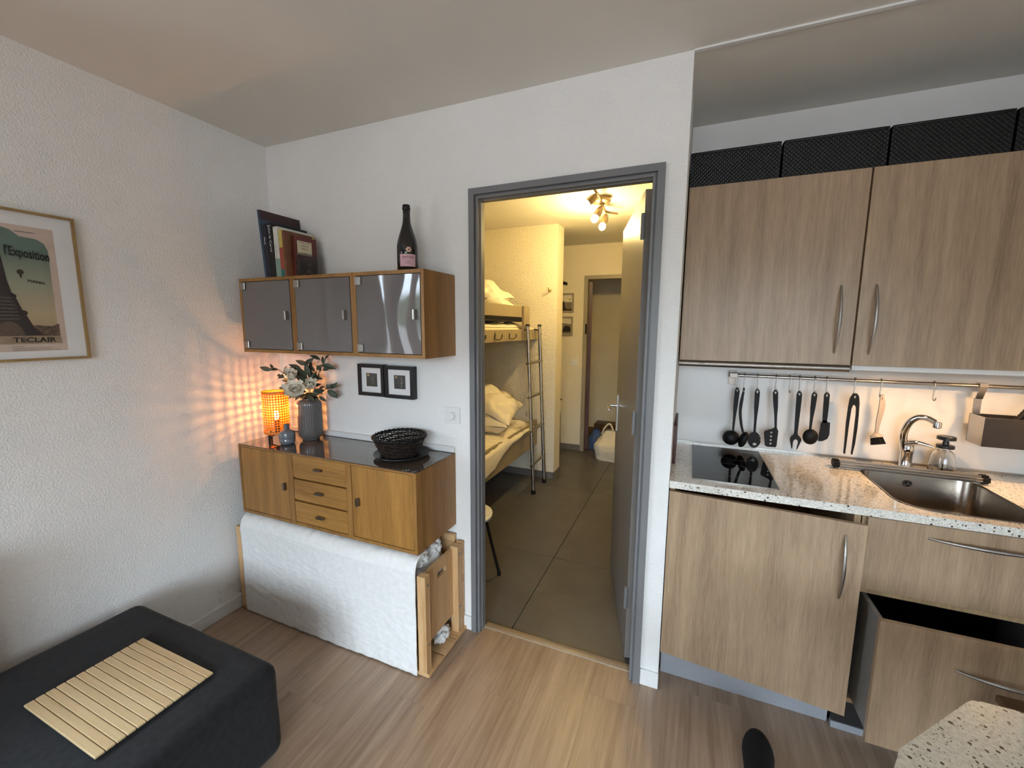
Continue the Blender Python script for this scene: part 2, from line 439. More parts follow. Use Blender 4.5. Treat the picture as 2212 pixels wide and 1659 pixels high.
def rrect(x0, x1, y0, y1, r, n=6):
    rs = r if isinstance(r, (list, tuple)) else [r]*4      # corners: x1y1, x0y1, x0y0, x1y0
    out = []
    for (cx, cy, a0, q) in ((x1-rs[0], y1-rs[0], 0, rs[0]), (x0+rs[1], y1-rs[1], 90, rs[1]), (x0+rs[2], y0+rs[2], 180, rs[2]), (x1-rs[3], y0+rs[3], 270, rs[3])):
        for k in range(n+1):
            a = math.radians(a0+90*k/n); out.append((cx+q*math.cos(a), cy+q*math.sin(a)))
    return out
def circ(cx, cy, r, n=16, ry=None):
    return [(cx+r*math.cos(2*PI*k/n), cy+(ry or r)*math.sin(2*PI*k/n)) for k in range(n)]
def text(name, body, size, O, U, V, m, parent, width=None, align='LEFT', cyl=None, shear=0.0, bold=0.0):
    cu = bpy.data.curves.new(name, 'FONT'); cu.body = body; cu.size = 1.0; cu.align_x = align; cu.resolution_u = 3; cu.offset = bold
    ob = bpy.data.objects.new(name, cu); COL.objects.link(ob)
    dg = bpy.context.evaluated_depsgraph_get(); me = ob.evaluated_get(dg).to_mesh()
    vs = [v.co.copy() for v in me.vertices]; fs = [tuple(p.vertices) for p in me.polygons]
    bpy.data.objects.remove(ob); bpy.data.curves.remove(cu)
    if not vs: return None
    w = max(v.x for v in vs)-min(v.x for v in vs)
    kx = size if width is None else width/w
    O, U, V = Vector(O), Vector(U), Vector(V)
    mb = MB()
    if cyl:   # wrap on a cylinder: cyl = (cx, cy, r, angle0)
        cx, cy, r, a0 = cyl
        mb.add([(cx+r*math.cos(a0+v.x*kx/r), cy+r*math.sin(a0+v.x*kx/r), O.z+v.y*size) for v in vs], fs)
    else:
        mb.add([O+U*(v.x*kx+shear*v.y*size)+V*(v.y*size) for v in vs], fs)
    return mb.build(name, m, parent, 0, recalc=False)
def pillow(mb, c, w, d, h, R=None, n=18, wr=0.012, seed=0):
    R = R or Matrix.Identity(3); C = Vector(c)
    for sgn in (1, -1):
        def fn(u, v):
            a, b = 2*u-1, 2*v-1
            e = max(0.0, (1-abs(a)**2.6))**0.5*max(0.0, (1-abs(b)**2.6))**0.5
            k = 1-0.06*(1-a*a*0.0)*0
            x = a*w/2*(1-0.07*(1-abs(b)**2)*abs(a)); y = b*d/2*(1-0.07*(1-abs(a)**2)*abs(b))
            nn = mnoise.noise(Vector((a*2.3+seed, b*2.3, sgn*3.0+seed)))*wr*(0.4+e) + mnoise.noise(Vector((a*5+seed, b*4, sgn*5.0)))*wr*0.6*e
            return C+R @ Vector((x, y, sgn*(h/2*e)+nn))
        mb.grid(n, n, fn, flip=(sgn < 0))
    return mb

# ------------------------------------------------------------------ setting: living room shell
T = 0.12                       # outer wall thickness
W = 2.1212                     # end of the partition wall (start of the kitchenette)
D0, D1, DH = 1.2414, 2.0481, 2.10   # outer edges of the door frame
KB = 0.614                     # kitchen back wall
def wall_with_hole(axis, c0, c1, a0, a1, z0, z1, hole):
    """wall slab between c0..c1 on the thin axis, a0..a1 long, with a rectangular hole"""
    mb = MB(); h0, h1, hz0, hz1 = hole
    segs = [(a0, h0, z0, z1), (h1, a1, z0, z1), (h0, h1, z0, hz0), (h0, h1, hz1, z1)]
    for p0, p1, q0, q1 in segs:
        if p1-p0 < 1e-4 or q1-q0 < 1e-4: continue
        if axis == 'y': mb.box(p0, p1, c0, c1, q0, q1)
        else: mb.box(c0, c1, p0, p1, q0, q1)
    return mb
struct('wall_left', wall_with_hole('x', -T, 0, YB-T, 0, 0, H, (WA['y0'], WA['y1'], WA['z0'], WA['z1'])), 'wall')
struct('wall_rear', wall_with_hole('y', YB-T, YB, 0, XRR, 0, H, (WB['x0'], WB['x1'], WB['z0'], WB['z1'])), 'rear_wood')
struct('wall_right', MB().box(XR, XR+T, -2.30, KB+T, 0, H), 'wall')
struct('wall_added_right', MB().box(XRR, XRR+T, YB-T, -2.30+T, 0, H), 'rear_wood')  # added end wall of the unseen widening made for the rear window light
struct('wall_added_return', MB().box(XR+T, XRR, -2.30, -2.30+T, 0, H), 'wall')  # added return wall closing the same unseen widening
HX1 = 2.035                    # hall side of the partition
struct('wall_front', wall_with_hole('y', 0.0, 0.05, -0.12, W, 0, H, (D0+0.012, D1-0.012, -0.01, DH-0.012)), 'wall')
struct('wall_kitchen_side', MB().box(HX1, W, 0.05, KB+T, 0, H), 'wall')
struct('wall_kitchen', MB().box(W, XR, KB, KB+T, 0, H), 'splash')
struct('ceiling', MB().box(-T, XRR+T, YB-T, 4.5, H, H+0.1), 'ceiling')
struct('trim_1', MB().box(W, XR, -0.006, 0.010, H-0.006, H+0.002), 'white')
struct('trim_2', MB().box(0.064, 1.155, -0.020, -0.0005, 0.9105, 0.938, 0.003), 'white')
struct('baseboard_left', MB().box(0.0, 0.013, YB, -0.002, 0.0005, 0.072, 0.003), 'white')
bb = MB().box(0.013, D0-0.001, -0.012, 0.0, 0.0005, 0.072, 0.003)
struct('baseboard_front', bb, 'white')
struct('baseboard_pillar', MB().box(D1+0.001, W+0.002, -0.010, 0.0, 0.0005, 0.072, 0.002), 'white')
# sub floor and planks
fl = struct('floor', MB().box(-T, XRR+T, YB-T, KB+T, -0.12, -0.012), 'grout')
pw, pl = 0.192, 1.285
row = 0; x = -0.062
while x < XRR:
    y = YB - ((row*0.437) % 1.0)*pl
    while y < KB:
        y0, y1 = max(y, YB), min(y+pl, 0.040 if D0 < x+pw/2 < D1 else (KB if x+pw/2 > W else 0.0))
        if x+pw/2 > W: y1 = min(y+pl, 0.12)
        x0, x1 = max(x, 0), min(x+pw, XR if y0 > -2.30 else XRR)
        if x+pw > XR and y1 > -2.30: y1 = min(y1, -2.30) if x > XR-0.05 else y1
        if y1-y0 > 0.02 and x1-x0 > 0.01:
            MB().box(x0+0.0001, x1-0.0001, y0+0.0001, y1-0.0001, -0.012, 0.0, 0.0005).build('floor_plank', 'plank', fl)
        y += pl
    x += pw; row += 1
# windows
def window(n, axis, c0, c1, a0, a1, z0, z1, posts):
    fw = 0.055
    def b(mb, p0, p1, q0, q1, d0, d1):
        return mb.box(p0, p1, d0, d1, q0, q1) if axis == 'y' else mb.box(d0, d1, p0, p1, q0, q1)
    mb = MB(); b(mb, a0, a1, z0, z0+fw, c0, c1); b(mb, a0, a1, z1-fw, z1, c0, c1)
    b(mb, a0, a0+fw, z0+fw, z1-fw, c0, c1); b(mb, a1-fw, a1, z0+fw, z1-fw, c0, c1)
    fr = struct('window_%d' % n, mb, 'darkwood')
    for p0, p1 in posts:
        b(MB(), p0, p1, z0+fw, z1-fw, c0, c1).build('mullion', 'darkwood', fr)
    cm = (c0+c1)/2; ed = [a0+fw]+[q for p in posts for q in p]+[a1-fw]
    for k in range(0, len(ed), 2):
        b(MB(), ed[k], ed[k+1], z0+fw, z1-fw, cm-0.002, cm+0.002).build('pane', 'pane', fr)
window(1, 'x', -0.10, -0.03, WA['y0'], WA['y1'], WA['z0'], WA['z1'], [(-2.43, -2.35), (-2.05, -1.97), (-1.69, -1.53), (-1.42, -1.375)])
window(2, 'y', YB-0.10, YB-0.03, WB['x0'], WB['x1'], WB['z0'], WB['z1'], [(2.27, 2.33), (3.27, 3.33)])

# ------------------------------------------------------------------ hall beyond the door
struct('wall_hall_left', MB().box(-0.22, -0.10, 0.05, 4.5, 0, H), 'wall_hall')
struct('wall_hall_right', MB().box(HX1, HX1+0.06, KB+T, 4.5, 0, H), 'wall_hall')
struct('wall_bunk_end', MB().box(-0.10, 0.985, 2.186, 2.386, 0, H), 'wall_hall')
FY = 3.255
struct('wall_hall_far', wall_with_hole('y', FY, FY+0.10, -0.10, HX1, 0, H, (1.035, 1.79, -0.01, 2.068)), 'wall_hall')
struct('wall_closet', MB().box(-0.10, HX1, 4.20, 4.30, 0, H), 'wall_hall')
struct('wall_closet_left', MB().box(0.78, 0.86, FY+0.10, 4.20, 0, H), 'wall_hall')
hf = struct('floor_hall', MB().box(-0.22, HX1+0.06, 0.0, 4.3, -0.12, -0.0125), 'grout')
jx = [0.22, 0.82, 1.42, 2.02]; jy = [-0.40, 0.80, 2.00, 3.20, 4.40]
for i in range(-1, 4):
    tx0 = jx[i] if i >= 0 else -0.10; tx1 = jx[i+1] if i+1 < 4 else HX1
    for j in range(4):
        ty0 = max(jy[j], 0.072); ty1 = min(jy[j+1], 4.2)
        if tx1-tx0 > 0.02:
            MB().box(tx0+0.0015, tx1-0.0015, ty0+0.0015, ty1-0.0015, -0.012, 0.0, 0.001).build('floor_tile', 'tile', hf)
struct('trim_3', MB().box(D0+0.045, D1-0.045, 0.036, 0.076, -0.010, 0.006, 0.004, 2), m_plain('threshold', srgb(158, 138, 114), 0.4))
bh = MB().box(-0.1, 0.992, 2.176, 2.186, 0.0005, 0.07, 0.002); bh.box(0.985, 0.994, 2.176, 2.386, 0.0005, 0.07)
struct('baseboard_bunk', bh, 'skirt_tile')
struct('baseboard_hall', MB().box(0.3, 1.0, FY-0.010, FY, 0.0005, 0.075, 0.002), 'skirt_tile')
struct('baseboard_closet', MB().box(0.86, HX1, 4.19, 4.20, 0.0005, 0.09, 0.002), m_plain('brown_skirting', srgb(120, 92, 64), 0.5))
# far door frame
df = MB().box(0.995, 1.040, FY-0.012, FY+0.11, 0, 2.105); df.box(1.04, 1.83, FY-0.012, FY+0.11, 2.063, 2.105); df.box(1.785, 1.83, FY-0.012, FY+0.11, 0, 2.063)
d2 = struct('door_2', df, 'silvergrey')
dl = MB().obox((1.040, FY+0.055, 0.008), (-0.215, 0.977, 0), (0.977, 0.215, 0), (0, 0, 1), (0.0, 0.72), (0.002, 0.040), (0, 2.03))
dl.build('door_leaf', 'board_red', d2)
MB().box(1.020, 1.042, FY-0.022, FY-0.012, 1.43, 1.55, 0.004).build('door_strike', 'black', d2)

# door 1: steel frame and open leaf
def frame_profile(y0, y1, i0, i1):
    """U shaped frame piece between inset i0 and i1 from the outer edge"""
    mb = MB()
    mb.box(D0+i0, D0+i1, y0, y1, 0.0, DH-i0); mb.box(D1-i1, D1-i0, y0, y1, 0.0, DH-i0); mb.box(D0+i1, D1-i1, y0, y1, DH-i1, DH-i0)
    return mb
door1 = struct('door_1', frame_profile(-0.014, 0.012, 0.0, 0.026), 'grey_frame')
frame_profile(0.004, 0.050, 0.026, 0.034).build('frame_groove', 'grey_frame', door1)
frame_profile(-0.006, 0.052, 0.034, 0.042).build('frame_stop', 'grey_frame', door1)
frame_profile(0.018, 0.052, 0.042, 0.046).build('frame_jamb', 'grey_frame', door1)
dU = Vector((1.774-1.966, 0.826-0.092, 0)).normalized(); dN = Vector((-dU.y, dU.x, 0))   # dN faces -x
dO = Vector((1.970, 0.106, 0.008))
leaf = MB().obox(dO, dU, dN, (0, 0, 1), (0, 0.745), (-0.040, 0.0), (0, 2.042)).build('door_leaf', 'grey_door', door1)
dW = Vector((0, 0, 1))
MB().obox(dO+dU*0.672, dU, dN, dW, (-0.02, 0.02), (0.0, 0.008), (0.905, 1.115)).build('handle_plate', 'steel', leaf)
hb = dO+dU*0.672+dW*1.05
MB().tube([hb, hb+dN*0.045, hb+dN*0.055-dU*0.012, hb+dN*0.055-dU*0.12], 0.009, 10).build('door_handle', 'chrome', leaf)
hb2 = hb-dN*0.04
MB().tube([hb2, hb2-dN*0.045, hb2-dN*0.055-dU*0.012, hb2-dN*0.055-dU*0.12], 0.009, 10).build('door_handle', 'chrome', leaf)
for zz in (0.25, 1.05, 1.85):
    MB().tube([dO+dW*zz+dN*0.006-dU*0.004, dO+dW*(zz+0.10)+dN*0.006-dU*0.004], 0.008, 10).build('hinge', 'grey_frame', leaf)

# ------------------------------------------------------------------ sofa end with slatted tray
SZ = 0.360
sofa = thing('sofa', 'charcoal melange fabric sofa end standing along the left wall', 'sofa', (0.5, -1.8, 0))
def softbox(x0, x1, y0, y1, z0, z1, r, puff=0.0, n=5, sub=14):
    """rounded box with a gently crowned top"""
    bm = bmesh.new(); bmesh.ops.create_cube(bm, size=1)
    for v in bm.verts: v.co = ((x0+x1)/2+v.co.x*(x1-x0), (y0+y1)/2+v.co.y*(y1-y0), (z0+z1)/2+v.co.z*(z1-z0))
    bmesh.ops.bevel(bm, geom=bm.edges[:], offset=r, segments=n, affect='EDGES', profile=0.5)
    bmesh.ops.subdivide_edges(bm, edges=[e for e in bm.edges if e.calc_length() > r*1.5], cuts=sub, use_grid_fill=True)
    for v in bm.verts:
        nn = mnoise.noise(Vector((v.co.x*4, v.co.y*4, v.co.z*4)))*0.004+mnoise.noise(Vector((v.co.x*13, v.co.y*13, v.co.z*13)))*0.0015
        d = Vector((v.co.x-(x0+x1)/2, v.co.y-(y0+y1)/2, v.co.z-(z0+z1)/2)).normalized()
        v.co += d*nn
        if v.co.z > (z0+z1)/2:
            fx = (v.co.x-x0)/(x1-x0); fy = (v.co.y-y0)/(y1-y0)
            v.co.z += puff*max(0, math.sin(PI*min(1, max(0, fx))))*max(0, math.sin(PI*min(1, max(0, fy))))
    return bm
MB().bm(softbox(0.085, 0.922, -1.60, -0.800, 0.014, SZ, 0.045)).build('seat_end', 'sofa', sofa, 60)
MB().bm(softbox(0.085, 0.922, -3.05, -1.605, 0.014, SZ+0.02, 0.05)).build('seat', 'sofa', sofa, 60)
MB().bm(softbox(0.030, 0.240, -3.05, -1.34, 0.014, 0.80, 0.07)).build('backrest', 'sofa', sofa, 60)
# seams along the top edge
def topz(x, y): return SZ+0.0022
sm = MB().tube([(0.892, yy, SZ-0.0095+0.003*math.sin(yy*9)) for yy in [-1.56+0.05*k for k in range(15)]], 0.0022, 6)
sm.build('seam', 'sofa', sofa)
MB().tube([(0.14+0.05*k, -0.830, SZ-0.0095) for k in range(15)], 0.0022, 6).build('seam', 'sofa', sofa)
tray = thing('slatted_tray', 'pale bamboo slatted armrest tray lying on the dark sofa', 'tray', (0.58, -1.085, SZ+0.002))
ns = 13
tx0, tx1 = 0.381, 0.777; ty0, ty1 = -1.238, -0.934
for k in range(ns):
    a = ty0+(ty1-ty0)*k/ns; b = ty0+(ty1-ty0)*(k+1)/ns
    MB().box(tx0, tx1, a+0.0009, b-0.0009, SZ+0.0075, SZ+0.0145, 0.0016, 1).build('slat', 'bamboo', tray)
bx('backing_cloth', 'black_cloth', tray, tx0+0.004, tx1-0.004, ty0+0.002, ty1-0.002, SZ+0.004, SZ+0.0076)

# ------------------------------------------------------------------ low wall cabinet with drawers
LX0, LX1, LY, LZ0, LZ1 = 0.0644, 1.1544, -0.3217, 0.5465, 0.9095
low = thing('sideboard', 'wall-hung honey oak sideboard with two doors, three drawers and a brown glass top', 'sideboard', (0.61, -0.16, LZ0))
mods = [LX0+(LX1-LX0)*k/3 for k in range(4)]
t = 0.015; f = LY
for k in range(3):
    a, b = mods[k], mods[k+1]
    mb = MB().box(a, a+t, f, -0.002, LZ0+t, LZ1-0.012).box(b-t, b, f, -0.002, LZ0+t, LZ1-0.012)
    mb.box(a, b, f, -0.002, LZ0, LZ0+t).box(a, b, f, -0.002, LZ1-0.012, LZ1-0.004).box(a+t, b-t, -0.012, -0.004, LZ0+t, LZ1-0.012)
    mb.build('body', 'oak_y', low)
bx('glass_top', 'brown_glass', low, LX0+0.001, LX1-0.001, f+0.001, -0.0205, LZ1-0.004, LZ1, 0.0008)
def block_handle(parent, x, z, w, h):
    MB().box(x-w/2, x+w/2, f-0.017, f+0.004, z-h/2, z+h/2, 0.0015).build('handle', 'steel_dark', parent)
g = 0.0022
for k, hx in ((0, 0.388), (2, 0.845)):
    a, b = mods[k]+t+g, mods[k+1]-t-g
    d = bx('door', 'oak', low, a, b, f+0.001, f+0.018, LZ0+t+g, LZ1-0.012-g, 0.0008)
    block_handle(d, hx, 0.733, 0.013, 0.036)
a, b = mods[1]+t+g, mods[2]-t-g
for z0, z1, hz in ((0.792, 0.8955, 0.847), (0.681, 0.778, 0.732), (0.5635, 0.667, 0.615)):
    d = bx('drawer', 'oak_h', low, a, b, f+0.001, f+0.018, z0, z1, 0.0008)
    block_handle(d, 0.614, hz, 0.046, 0.010)
for z in (0.785, 0.674):
    bx('rail', 'oak_h', low, mods[1]+t, mods[2]-t, f+0.012, f+0.03, z-0.004, z+0.004)

# ------------------------------------------------------------------ upper wall cabinet with grey glass doors
UX0, UX1, UY, UZ0, UZ1 = 0.0631, 1.163, -0.248, 1.3754, 1.7391
up = thing('wall_cabinet', 'honey oak wall cabinet with three grey glass doors holding books and a bottle on top', 'cabinet', (0.61, -0.12, UZ0))
um = [UX0+(UX1-UX0)*k/3 for k in range(4)]
for k in range(3):
    a, b = um[k], um[k+1]
    mb = MB().box(a, a+t, UY, -0.002, UZ0+t, UZ1-t).box(b-t, b, UY, -0.002, UZ0+t, UZ1-t).box(a, b, UY, -0.002, UZ0, UZ0+t).box(a, b, UY, -0.002, UZ1-t, UZ1)
    mb.box(a+t, b-t, -0.012, -0.004, UZ0+t, UZ1-t)
    mb.build('body', 'oak_y', up)
    p0, p1, q0, q1 = a+t+0.003, b-t-0.003, UZ0+t+0.003, UZ1-t-0.003
    bow = (0.0006, 0.0008, 0.0035)[k]
    mb = MB()
    for s_, yy in ((0, UY-0.001), (1, UY+0.004)):
        def fn(u, v, yy=yy):
            wv = bow*(math.sin(PI*u)*0.9*math.sin(PI*v)+0.10*math.sin(7*u+2)+0.06*math.sin(11*u+5*v))
            return (p0+(p1-p0)*u, yy-wv, q0+(q1-q0)*v)
        mb.grid(28, 22, fn, flip=(s_ == 1))
    # rim
    mb.box(p0, p1, UY-0.0008, UY+0.0038, q0, q0+0.0006).box(p0, p1, UY-0.0008, UY+0.0038, q1-0.0006, q1)
    d = mb.build('door', 'glass_grey', up, 60, recalc=False)
    for z in (q0+0.020, q1-0.020):
        hg = MB().box(p0+0.000, p0+0.032, UY-0.010, UY-0.0035, z-0.017, z+0.017, 0.002)
        hg.box(p0+0.009, p0+0.011, UY-0.0115, UY-0.010, z-0.017, z+0.017)
        hg.build('hinge', 'steel', d)
    hx = (0.392, 0.751, 1.123)[k]
    MB().box(hx-0.005, hx+0.005, UY-0.022, UY-0.0035, 1.536, 1.578, 0.0015).build('handle', 'steel', d)

# ------------------------------------------------------------------ books on the wall cabinet
def book(name, label, x0, x1, y0, y1, h, lean, cover, spine=None, group='books on the wall cabinet'):
    """standing book, spine towards -y, thickness in x; lean = shift of the top in x"""
    r = thing(name, label, 'book', ((x0+x1)/2, (y0+y1)/2, UZ1), group)
    Wv = Vector((lean/h, 0, math.sqrt(max(0.01, 1-(lean/h)**2))))
    U = Vector((Wv.z, 0, -Wv.x)); V = Vector((0, 1, 0))
    O = Vector((x0, y0, UZ1+0.0003+(0.0 if lean >= 0 else 0)))
    if lean < 0: O.z += (x1-x0)*0  # pivots on its left lower edge
    th = x1-x0
    if lean < 0: O = O+Vector((0, 0, -U.z*0)) if U.z >= 0 else O-Vector((0, 0, U.z*th))
    c = 0.0016
    cv = MB().obox(O, U, V, Wv, (0, c), (0, y1-y0), (0, h)).obox(O, U, V, Wv, (th-c, th), (0, y1-y0), (0, h)).obox(O, U, V, Wv, (c, th-c), (0, c), (0, h))
    co = cv.build('cover', cover, r)
    MB().obox(O, U, V, Wv, (c, th-c), (c, y1-y0-0.004), (0.002, h-0.003)).build('pages', 'paper', r)
    return r, co, O, U, V, Wv
BY = -0.235
r, co, O, U, V, Wv = book('book', 'tall blue book with a maroon band, tallest and leftmost of the books', 0.238, 0.251, BY, -0.006, 0.320, -0.026, flat('blue_cover', 52, 74, 96))
MB().obox(O+U*0.0131, U, V, Wv, (0, 0.0006), (0, 0.229), (0.275, 0.320)).build('cover_band', flat('maroon_band', 58, 36, 40), co)
r, co, O, U, V, Wv = book('book', 'navy hardback with white spine lettering standing next to the tall blue book', 0.252, 0.285, BY, -0.030, 0.252, -0.020, flat('navy_cover', 24, 27, 38))
text('spine_lettering', 'Mark', 0.014, O-Vector((0, 0.0006, 0))+Wv*0.19+U*0.010, -Wv, U, 'paper', co, width=0.035)
r, co, O, U, V, Wv = book('book', 'black thick book with large white author name down its spine', 0.286, 0.318, BY, -0.030, 0.252, -0.016, flat('black_cover', 18, 17, 18))
text('spine_lettering', 'John le Carré', 0.020, O-Vector((0, 0.0006, 0))+Wv*0.242+U*0.009, -Wv, U, 'paper', co, width=0.125)
r, co, O, U, V, Wv = book('book', 'white and pale green book with a grey title down its spine', 0.319, 0.350, BY, -0.030, 0.232, -0.008, flat('white_cover', 206, 206, 198))
MB().obox(O-Vector((0, 0.0007, 0)), U, V, Wv, (0, 0.031), (0, 0.0006), (0.0, 0.085)).build('spine_band', flat('mint', 128, 152, 140), co)
text('spine_lettering', 'GLASVINGE', 0.011, O-Vector((0, 0.0014, 0))+Wv*0.150+U*0.009, -Wv, U, 'inkgrey', co, width=0.085)
r, co, O, U, V, Wv = book('book', 'slim book with yellow, red and teal blocks on its spine', 0.351, 0.372, BY, -0.050, 0.216, -0.004, flat('yellow_cover', 196, 174, 92))
MB().obox(O-Vector((0, 0.0007, 0)), U, V, Wv, (0, 0.021), (0, 0.0006), (0.035, 0.135)).build('spine_band', flat('brick_red', 156, 66, 56), co)
MB().obox(O-Vector((0, 0.0007, 0)), U, V, Wv, (0, 0.021), (0, 0.0006), (0.0, 0.035)).build('spine_band', flat('teal', 44, 116, 112), co)
r, co, O, U, V, Wv = book('book', 'orange-brown paperback behind the red-brown one with the cream label', 0.373, 0.386, BY, -0.075, 0.212, -0.002, flat('rust_cover', 112, 68, 44, 0.4, 0.35, 12))
r, co, O, U, V, Wv = book('book', 'red-brown paperback with a cream title label and pebbles on its cover', 0.390, 0.400, -0.196, -0.066, 0.196, 0.0, flat('redbrown_cover', 104, 44, 38, 0.4, 0.15, 10))
fx = 0.4005
def onx(name, m, y0, y1, z0, z1, parent, dx=0.0): return MB().box(fx+dx, fx+dx+0.0005, y0, y1, UZ1+z0, UZ1+z1).build(name, m, parent)
onx('title_label', flat('cream_label', 206, 196, 166), -0.180, -0.096, 0.110, 0.176, co)
onx('cover_photo', flat('pebble_brown', 92, 62, 50, 0.5, 0.4, 60), -0.196, -0.066, 0.002, 0.090, co)
for k in range(26):
    py = -0.188+0.115*random.random(); pz = 0.008+0.062*random.random(); rr = 0.004+0.006*random.random()
    MB().plate(circ(py, pz, rr, 10, rr*0.7), [], 0.0004, (fx+0.0007+k*0.00002, 0, UZ1), (0, 1, 0), (0, 0, 1)).build('cover_pebble', flat('pebble%d' % (k % 3), *[(150, 120, 108), (112, 84, 76), (74, 60, 60)][k % 3]), co)
text('title_lettering', 'LA PETITE', 0.0105, (fx+0.0009, -0.138, UZ1+0.150), (0, 1, 0), (0, 0, 1), 'inkbrown', co, width=0.045, align='CENTER')
text('title_lettering', 'PRISON', 0.0105, (fx+0.0009, -0.138, UZ1+0.137), (0, 1, 0), (0, 0, 1), 'inkbrown', co, width=0.036, align='CENTER')
for z, w_ in ((0.168, 0.064), (0.118, 0.050)):
    onx('title_rule', 'inkgrey', -0.138-w_/2, -0.138+w_/2, z, z+0.002, co, 0.0006)
hold = thing('book_holder', 'clear acrylic holder standing in front of the books on the wall cabinet', 'book holder', (0.41, -0.13, UZ1))
MB().box(0.4065, 0.440, -0.192, -0.052, UZ1+0.0003, UZ1+0.003).build('foot', 'acrylic', hold)
MB().box(0.4065, 0.4095, -0.192, -0.052, UZ1+0.003, UZ1+0.118, 0.0008).build('upright', 'acrylic', hold)

# ------------------------------------------------------------------ champagne bottle
bc = (0.998, -0.125)
bot = thing('champagne_bottle', 'dark champagne bottle with a pink label standing on the wall cabinet', 'bottle', (bc[0], bc[1], UZ1))
R_ = 0.0455
prof = [(0.030, 0.0005), (0.040, 0.001), (R_, 0.006), (R_, 0.100), (R_*0.985, 0.118), (R_*0.92, 0.136), (R_*0.80, 0.156), (R_*0.64, 0.178), (R_*0.48, 0.200), (R_*0.38, 0.220), (0.0158, 0.240), (0.0150, 0.268)]
MB().lathe(prof, (bc[0], bc[1], UZ1), 40).build('glass', 'bottle', bot, 60)
MB().lathe([(0.0152, 0.236), (0.0155, 0.266), (0.0150, 0.268)], (bc[0], bc[1], UZ1), 28).build('foil', 'foil', bot, 50)
MB().lathe([(0.0152, 0.268), (0.0175, 0.270), (0.0180, 0.276), (0.0168, 0.280), (0.0165, 0.287), (0.0150, 0.290)], (bc[0], bc[1], UZ1), 28).build('lip', 'foil', bot, 50)
va = math.atan2(-1.7026-bc[1], 2.1613-bc[0])+0.06         # label faces the room
def cylpatch(r, a0, a1, z0, z1, n=14):
    mb = MB(); mb.grid(n, 2, lambda u, v: (bc[0]+r*math.cos(a0+(a1-a0)*u), bc[1]+r*math.sin(a0+(a1-a0)*u), z0+(z1-z0)*v)); return mb
lb = cylpatch(R_+0.0004, va-0.82, va+0.72, UZ1+0.026, UZ1+0.078).build('label', 'pink', bot, 60)
text('label_lettering', 'HATON', 0.0135, (0, 0, UZ1+0.060), (1, 0, 0), (0, 0, 1), 'ink', lb, width=0.048, cyl=(bc[0], bc[1], R_+0.0008, va-0.58))
for zz, w_ in ((0.047, 0.010), (0.040, 0.020)):
    cylpatch(R_+0.0008, va-w_/R_/2, va+w_/R_/2, UZ1+zz, UZ1+zz+0.0022, 4).build('label_rule', 'inkgrey', lb)
em = MB()
for k in range(6):
    aa = 2*PI*k/6
    em.grid(6, 6, lambda u, v, aa=aa: (bc[0]+(R_*0.975+0.002)*math.cos(va+0.06+(0.0075*math.cos(aa)+0.004*(u-0.5)*2)/R_), bc[1]+(R_*0.975+0.002)*math.sin(va+0.06+(0.0075*math.cos(aa)+0.004*(u-0.5)*2)/R_), UZ1+0.097+0.0075*math.sin(aa)+0.004*(v-0.5)*2))
em.build('emblem', 'rosegold', bot, 60)

# ------------------------------------------------------------------ perforated table lamp
lc = Vector((0.190, -0.192, LZ1))
lamp = thing('table_lamp', 'lit table lamp with a perforated orange cylinder shade on the sideboard', 'lamp', lc)
Rs, zs0, zs1 = 0.0615, 0.043, 0.262
sh = MB(); nc, nr = 30, 15
ch, cw = (zs1-zs0-0.020)/nr, 2*PI/nc
def sp(a, z, r=Rs): return (lc.x+r*math.cos(a), lc.y+r*math.sin(a), lc.z+z)
K8 = [(math.cos(PI/4*k+PI/8), math.sin(PI/4*k+PI/8)) for k in range(8)]
for i in range(nc):
    for j in range(nr):
        a0 = i*cw; z0 = zs0+0.010+j*ch; ac = a0+cw/2; zc_ = z0+ch/2
        hole = [sp(ac+kx*cw*0.34, zc_+kz*ch*0.34) for kx, kz in K8]
        edge = [sp(ac+max(-1, min(1, kx*1.0824))*cw/2, zc_+max(-1, min(1, kz*1.0824))*ch/2) for kx, kz in K8]
        o = len(sh.v); sh.v += hole+edge
        for k in range(8): sh.f.append((o+k, o+8+k, o+8+(k+1) % 8, o+(k+1) % 8))
        cor = [sp(ac+sx*cw/2, zc_+sz*ch/2) for sx, sz in ((1, 1), (-1, 1), (-1, -1), (1, -1))]
        o2 = len(sh.v); sh.v += cor
        for q, (e0, e1) in enumerate(((0, 1), (2, 3), (4, 5), (6, 7))): sh.f.append((o+8+e0, o2+q, o+8+e1))
shade = sh.build('shade', 'shade', lamp, 60, recalc=False)
for za, zb in ((zs0, zs0+0.010), (zs1-0.010, zs1)):
    MB().grid(nc+1, 2, lambda u, v, za=za, zb=zb: sp(2*PI*u, za+(zb-za)*v)).build('shade_rim', 'shade', lamp, 60)
tb = MB().tube([sp(2*PI*k/48, zs1, Rs+0.0005) for k in range(49)], 0.0016, 6)
tb.build('rim_wire', flat('brown_rim', 96, 52, 20), shade)
bs = MB()
for k in range(3):
    a = math.radians(-72+120*k)
    e = lc+Vector((math.cos(a)*0.066, math.sin(a)*0.066, 0))
    bs.tube([lc+Vector((0, 0, 0.034)), e+Vector((0, 0, 0.034))], 0.0042, 8)
    bs.tube([e+Vector((0, 0, 0.0005)), e+Vector((0, 0, 0.043))], 0.0052, 8)
bs.build('base', 'black_metal', lamp)
MB().lathe([(0.012, 0.036), (0.014, 0.040), (0.014, 0.060), (0.011, 0.085), (0.013, 0.110)], lc, 16).build('socket', 'black_metal', lamp)
MB().lathe([(0.004, 0.110), (0.010, 0.120), (0.014, 0.136), (0.011, 0.150), (0.004, 0.158)], lc, 14).build('bulb', 'bulb', lamp)
